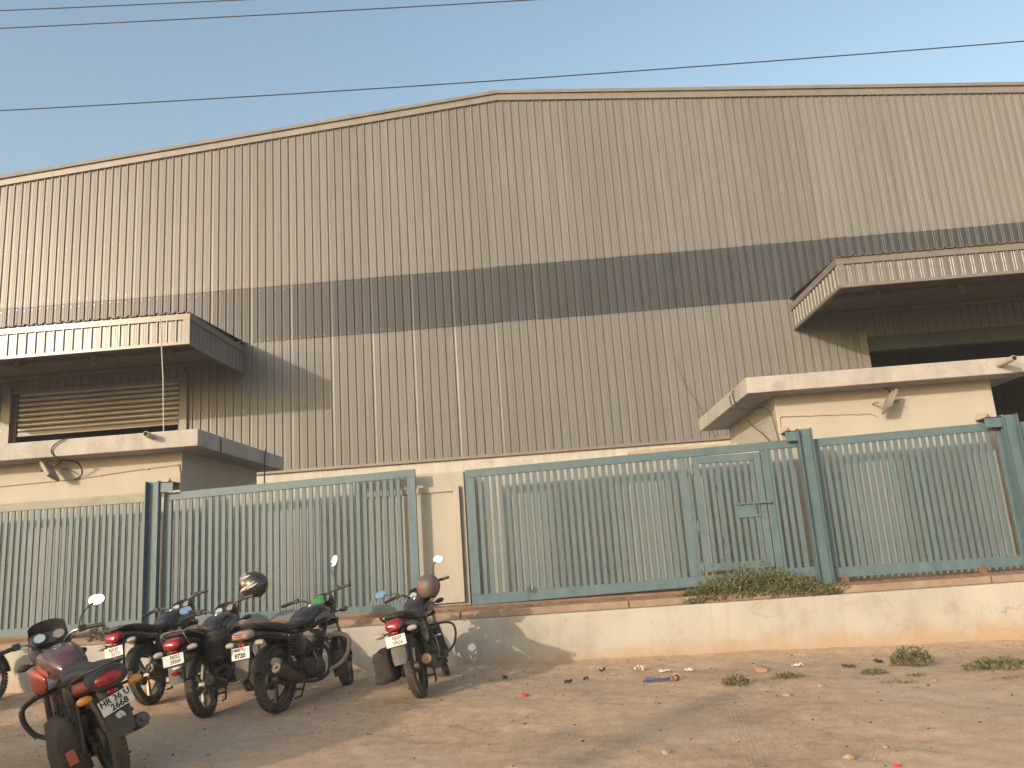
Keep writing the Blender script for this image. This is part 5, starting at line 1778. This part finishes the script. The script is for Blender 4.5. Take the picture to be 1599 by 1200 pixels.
for i, (x, y, rx) in enumerate(((4.0, 7.55, 0.2), (3.35, 8.0, 0.10), (3.0, 7.6, 0.16))):
    weed('weed_clump', ('sparse flattened grass patch below the spreading weed', 'tiny sparse tuft right of the small low tuft', 'sparse flattened grass patch left of the spreading weed')[i], x, y, rx, 0.07, 0.022, 60, 0.025, m_=M_LEAFD, seed=20 + i)

# ------------------------------------------------------------------ litter and stones
M_PAPER = mat('paper_white', (0.55, 0.53, 0.50), (0.64, 0.62, 0.59), rough=0.8)
M_RCUP = mat('red_card', (0.48, 0.03, 0.025), (0.55, 0.05, 0.04), rough=0.5)
M_BRICK = mat('brick_piece', (0.30, 0.185, 0.125), (0.38, 0.25, 0.175), rough=0.95, bump=0.4, bscale=50)
M_STONE = mat('stone', (0.26, 0.19, 0.135), (0.38, 0.29, 0.21), rough=0.95, scale=(20, 20, 20), bump=0.3, bscale=60)
M_BLUEP = mat('blue_plastic', (0.05, 0.08, 0.16), (0.08, 0.11, 0.20), rough=0.6)
M_DKSCRAP = mat('dark_scrap', (0.035, 0.028, 0.024), (0.06, 0.05, 0.042), rough=0.8)


def scrap(name, label, cat, x, y, sx, sy, h, m_, seed, group=None):
    rng = random.Random(seed)
    bm = bmesh.new()
    bmesh.ops.create_grid(bm, x_segments=7, y_segments=6, size=1.0)
    a = rng.uniform(0, 6.28)
    for v in bm.verts:
        p = v.co.copy()
        e = 1 + 0.35 * noise.noise(Vector((math.atan2(p.y, p.x) * 1.3, seed, 0)))
        z = abs(noise.noise(Vector((p.x * 1.3 + seed, p.y * 1.3, 0)))) * h * 2.2 + 0.25 * h * abs(p.x * math.cos(a) + p.y * math.sin(a))
        v.co = Vector((p.x * sx * e, p.y * sy * e, z + 0.006))
    me = bpy.data.meshes.new(name)
    bm.to_mesh(me)
    bm.free()
    me.materials.append(m_)
    o = link(name, me)
    o.location = (x, y, gz(x, y))
    o.rotation_euler = (0, 0, rng.uniform(0, 3.1))
    o.modifiers.new('t', 'SOLIDIFY').thickness = 0.003
    return tag(o, label, cat, group)


scrap('paper_scrap', 'crumpled white paper scrap standing up, leftmost of the white litter', 'litter', 0.87, 9.38, 0.055, 0.045, 0.05, M_PAPER, 1, 'white litter')
scrap('paper_scrap', 'flat white paper scrap right of the crumpled one', 'litter', 1.12, 9.23, 0.060, 0.035, 0.022, M_PAPER, 2, 'white litter')
scrap('paper_scrap', 'bright white scrap right of the red cup', 'litter', 1.40, 9.27, 0.060, 0.04, 0.022, M_PAPER, 3, 'white litter')
scrap('paper_scrap', 'folded white scrap furthest to the right', 'litter', 2.55, 9.09, 0.062, 0.035, 0.022, M_PAPER, 4, 'white litter')
scrap('wrapper', 'small red wrapper on the open dirt right of the motorcycles', 'litter', -0.40, 8.04, 0.040, 0.025, 0.02, M_RCUP, 5)
scrap('wrapper', 'small red wrapper near the bottom right corner', 'litter', 1.95, 5.15, 0.020, 0.012, 0.012, M_RCUP, 6)
scrap('plastic_strip', 'blue plastic strip lying left of the red cup', 'litter', 0.95, 8.47, 0.13, 0.02, 0.03, M_BLUEP, 7).rotation_euler = (0, 0, 0.1)
cup = thing('paper_cup', 'red paper cup lying on its side in the dirt', 'cup', (1.14, 8.52, gz(1.14, 8.52) + 0.032))
MB().lathe([(0.024, -0.045), (0.026, -0.046), (0.036, 0.045), (0.034, 0.045), (0.024, -0.040)], (0, 0, 0), 'x', 20, closed=True).obj('cup_wall', M_RCUP, cup)
MB().lathe([(0.034, 0.043), (0.039, 0.043), (0.039, 0.049), (0.034, 0.049)], (0, 0, 0), 'x', 20, closed=True).obj('cup_rim', M_PAPER, cup)
cup.rotation_euler = (0.2, 0.1, R(70))


def rock(name, label, cat, x, y, s, m_, seed, sq=(1, 0.8, 0.55), group=None, blocky=0.0):
    rng = random.Random(seed)
    bm = bmesh.new()
    bmesh.ops.create_icosphere(bm, subdivisions=2, radius=1.0)
    for v in bm.verts:
        p = v.co.copy()
        if blocky:
            q = Vector([math.copysign(abs(c) ** 0.45, c) for c in p])
            p = p.lerp(q, blocky)
        k = 1 + 0.30 * noise.noise(p * 1.6 + Vector((seed * 3.1, 0, 0)))
        v.co = Vector((p.x * sq[0], p.y * sq[1], p.z * sq[2])) * s * k
    me = bpy.data.meshes.new(name)
    bm.to_mesh(me)
    bm.free()
    me.materials.append(m_)
    o = link(name, me)
    o.location = (x, y, gz(x, y) + s * sq[2] * 0.45)
    o.rotation_euler = (rng.uniform(-.2, .2), rng.uniform(-.2, .2), rng.uniform(0, 6.2))
    if label:
        tag(o, label, cat, group)
    return o


rock('brick_piece', 'broken brick piece on the dirt below the wicket door', 'brick', 2.11, 8.90, 0.075, M_BRICK, 1, (1.2, 0.8, 0.5), None, 0.8)
stones = [('pale stone left of the broken brick near the dried tuft', 1.95, 7.4, 0.040), ('pinkish stone under the right weeds', 3.75, 9.02, 0.045), ('grey clod in the foreground dirt at centre', 0.64, 5.68, 0.035),
          ('grey-green clod in the foreground right of centre', 1.72, 5.30, 0.040), ('small pebble behind the small wrapper at right', 2.05, 5.55, 0.022), ('clod between the dried tuft and the sparse grass', 2.35, 7.7, 0.035),
          ('small pebble at the bottom edge beside the nearest motorcycle', -2.66, 6.05, 0.025), ('small stone below the largest bushy weed', 3.35, 7.65, 0.03)]
for i, (lb, x, y, s_) in enumerate(stones):
    rock('stone', lb, 'stone', x, y, s_, M_STONE, i + 3, group='loose stones')
scraps = [('short black strip near the foot of the low wall', 0.44, 9.42, 0.050, 0.010), ('dark twig-like scrap left of the blue strip', 0.23, 8.90, 0.035, 0.010), ('dark flat scrap left of the twig-like scrap', 0.04, 8.66, 0.05, 0.014),
          ('dark scrap just right of the motorcycle shadow', -0.66, 9.12, 0.05, 0.018), ('dark leaf-like scrap beside the largest bushy weed', 3.42, 9.10, 0.065, 0.02), ('dark stick left of the largest bushy weed', 2.98, 8.75, 0.07, 0.012)]
for i, (lb, x, y, sx, sy) in enumerate(scraps):
    scrap('dark_scrap', lb, 'litter', x, y, sx, sy, 0.03, M_DKSCRAP, 30 + i, 'dark scraps')

# countless crumbs of gravel and dry leaf bits strewn over the dirt
rng = random.Random(42)


def crumbs(name, label, n, smin, smax, m_, ybias):
    mb = MB()
    for _ in range(n):
        y = 4.6 + 5.4 * rng.random() ** ybias
        x = rng.uniform(-0.75, 0.72) * (y + 1.0)
        if y > 10.05:
            continue
        s_ = rng.uniform(smin, smax) * rng.choice((0.6, 0.8, 1.0, 1.0, 1.6))
        z = gz(x, y)
        a = rng.uniform(0, 6.28)
        e1 = Vector((math.cos(a), math.sin(a), 0)) * s_
        e2 = Vector((-math.sin(a), math.cos(a), 0)) * s_ * rng.uniform(0.5, 0.9)
        c = Vector((x, y, z))
        t_ = c + Vector((rng.uniform(-.3, .3) * s_, rng.uniform(-.3, .3) * s_, s_ * rng.uniform(0.4, 0.8)))
        mb.add([c + e1, c + e2, c - e1, c - e2, t_ + e1 * 0.4, t_ + e2 * 0.4, t_ - e1 * 0.4, t_ - e2 * 0.4], [(0, 1, 5, 4), (1, 2, 6, 5), (2, 3, 7, 6), (3, 0, 4, 7), (4, 5, 6, 7)])
    o = mb.obj(name, m_, None, smooth=0)
    tag(o, label, 'gravel', kind='stuff')


crumbs('gravel', 'fine pale gravel strewn over the dirt', 2600, 0.003, 0.007, M_STONE, 0.8)
crumbs('dry_leaf_bits', 'dark crumbs and dry leaf bits strewn over the dirt', 1500, 0.004, 0.011, M_DKSCRAP, 0.45)

# ------------------------------------------------------------------ parked minivan outside the left of the picture: its shade falls over the motorcycles
M_VAN = mat('van_paint', (0.45, 0.45, 0.44), rough=0.35)
van = thing('parked_minivan', 'silver minivan parked beside the viewer, outside the left of the picture', 'van', (-7.95, 1.80, 0))
van.scale = (1, 1, 1.08)
MB().loft([(-2.15, 0.75, 0.70, 0.35, 5), (-2.10, 0.80, 0.80, 0.50, 5), (1.2, 0.80, 0.82, 0.50, 5), (2.1, 0.72, 0.80, 0.42, 5), (2.2, 0.66, 0.72, 0.32, 5)], 28).obj('van_body', M_VAN, van)
cabm = MB().loft([(-2.08, 1.55, 0.68, 0.30, 5), (-1.95, 1.60, 0.72, 0.33, 5), (0.9, 1.60, 0.73, 0.33, 5), (1.15, 1.55, 0.72, 0.28, 5), (2.15, 1.60, 0.70, 0.30, 5)], 28).obj('van_cabin', M_VAN, van)
for x in (-1.3, -0.2, 0.9):
    for s_ in (-1, 1):
        MB().box((x - 0.48, s_ * 0.735 - 0.01, 1.38), (x + 0.48, s_ * 0.735 + 0.01, 1.78)).obj('van_window', M_GLOSS, cabm, smooth=0, bevel=0.008)
for x in (-1.35, 1.35):
    for s_ in (-1, 1):
        MB().lathe([(0.02, -0.09), (0.26, -0.09), (0.30, -0.06), (0.30, 0.06), (0.26, 0.09), (0.02, 0.09)], (x, s_ * 0.72, 0.30), 'y', 28).obj('van_wheel', M_TYRE, van)

# ------------------------------------------------------------------ street pole behind the camera whose soft shadow crosses the dirt
M_POLE = mat('pole_concrete', (0.30, 0.28, 0.25), (0.38, 0.35, 0.32), rough=0.9)
h_ = 7.6
L_ = h_ / math.tan(SUN_EL)
hd = Vector((SUN_DIR.x, SUN_DIR.y)).normalized()
bx_, by_ = 1.60 + hd.x * L_, 7.75 + hd.y * L_
sp = thing('street_pole', 'concrete street pole standing across the road behind the viewer', 'pole', (bx_, by_, 0))
MB().tube([(0, 0, -0.3), (0, 0, h_)], [0.19, 0.14], 14).obj('pole_shaft', M_POLE, sp)
MB().box((-0.9, -0.05, h_ - 0.5), (0.9, 0.05, h_ - 0.4)).obj('cross_arm', M_RAIL, sp, smooth=0)
for x in (-0.8, 0.0, 0.8):
    MB().lathe([(0.01, 0), (0.04, 0), (0.045, 0.05), (0.03, 0.06), (0.045, 0.09), (0.01, 0.13)], (x, 0, h_ - 0.4), 'z', 12).obj('insulator', M_PAPER, sp)

# ------------------------------------------------------------------ thin volume added as lens veil, lifting the dark tones
hz_ = MB().box((-1600, -1600, -1.4), (1600, 1600, 13.6)).obj('veil_haze', None, None, smooth=0)
hm = bpy.data.materials.new('lens_veil')
hm.use_nodes = True
hn = hm.node_tree.nodes
hn.clear()
ho = hn.new('ShaderNodeOutputMaterial')
pv = hn.new('ShaderNodeVolumePrincipled')
pv.inputs['Color'].default_value = (0.95, 0.93, 0.90, 1)
pv.inputs['Density'].default_value = 0.0017
pv.inputs['Anisotropy'].default_value = 0.0
hm.node_tree.links.new(pv.outputs[0], ho.inputs['Volume'])
hz_.data.materials.append(hm)
tag(hz_, 'thin volume added over the whole yard as lens veil to lift the dark tones', 'veil_haze', kind='stuff')
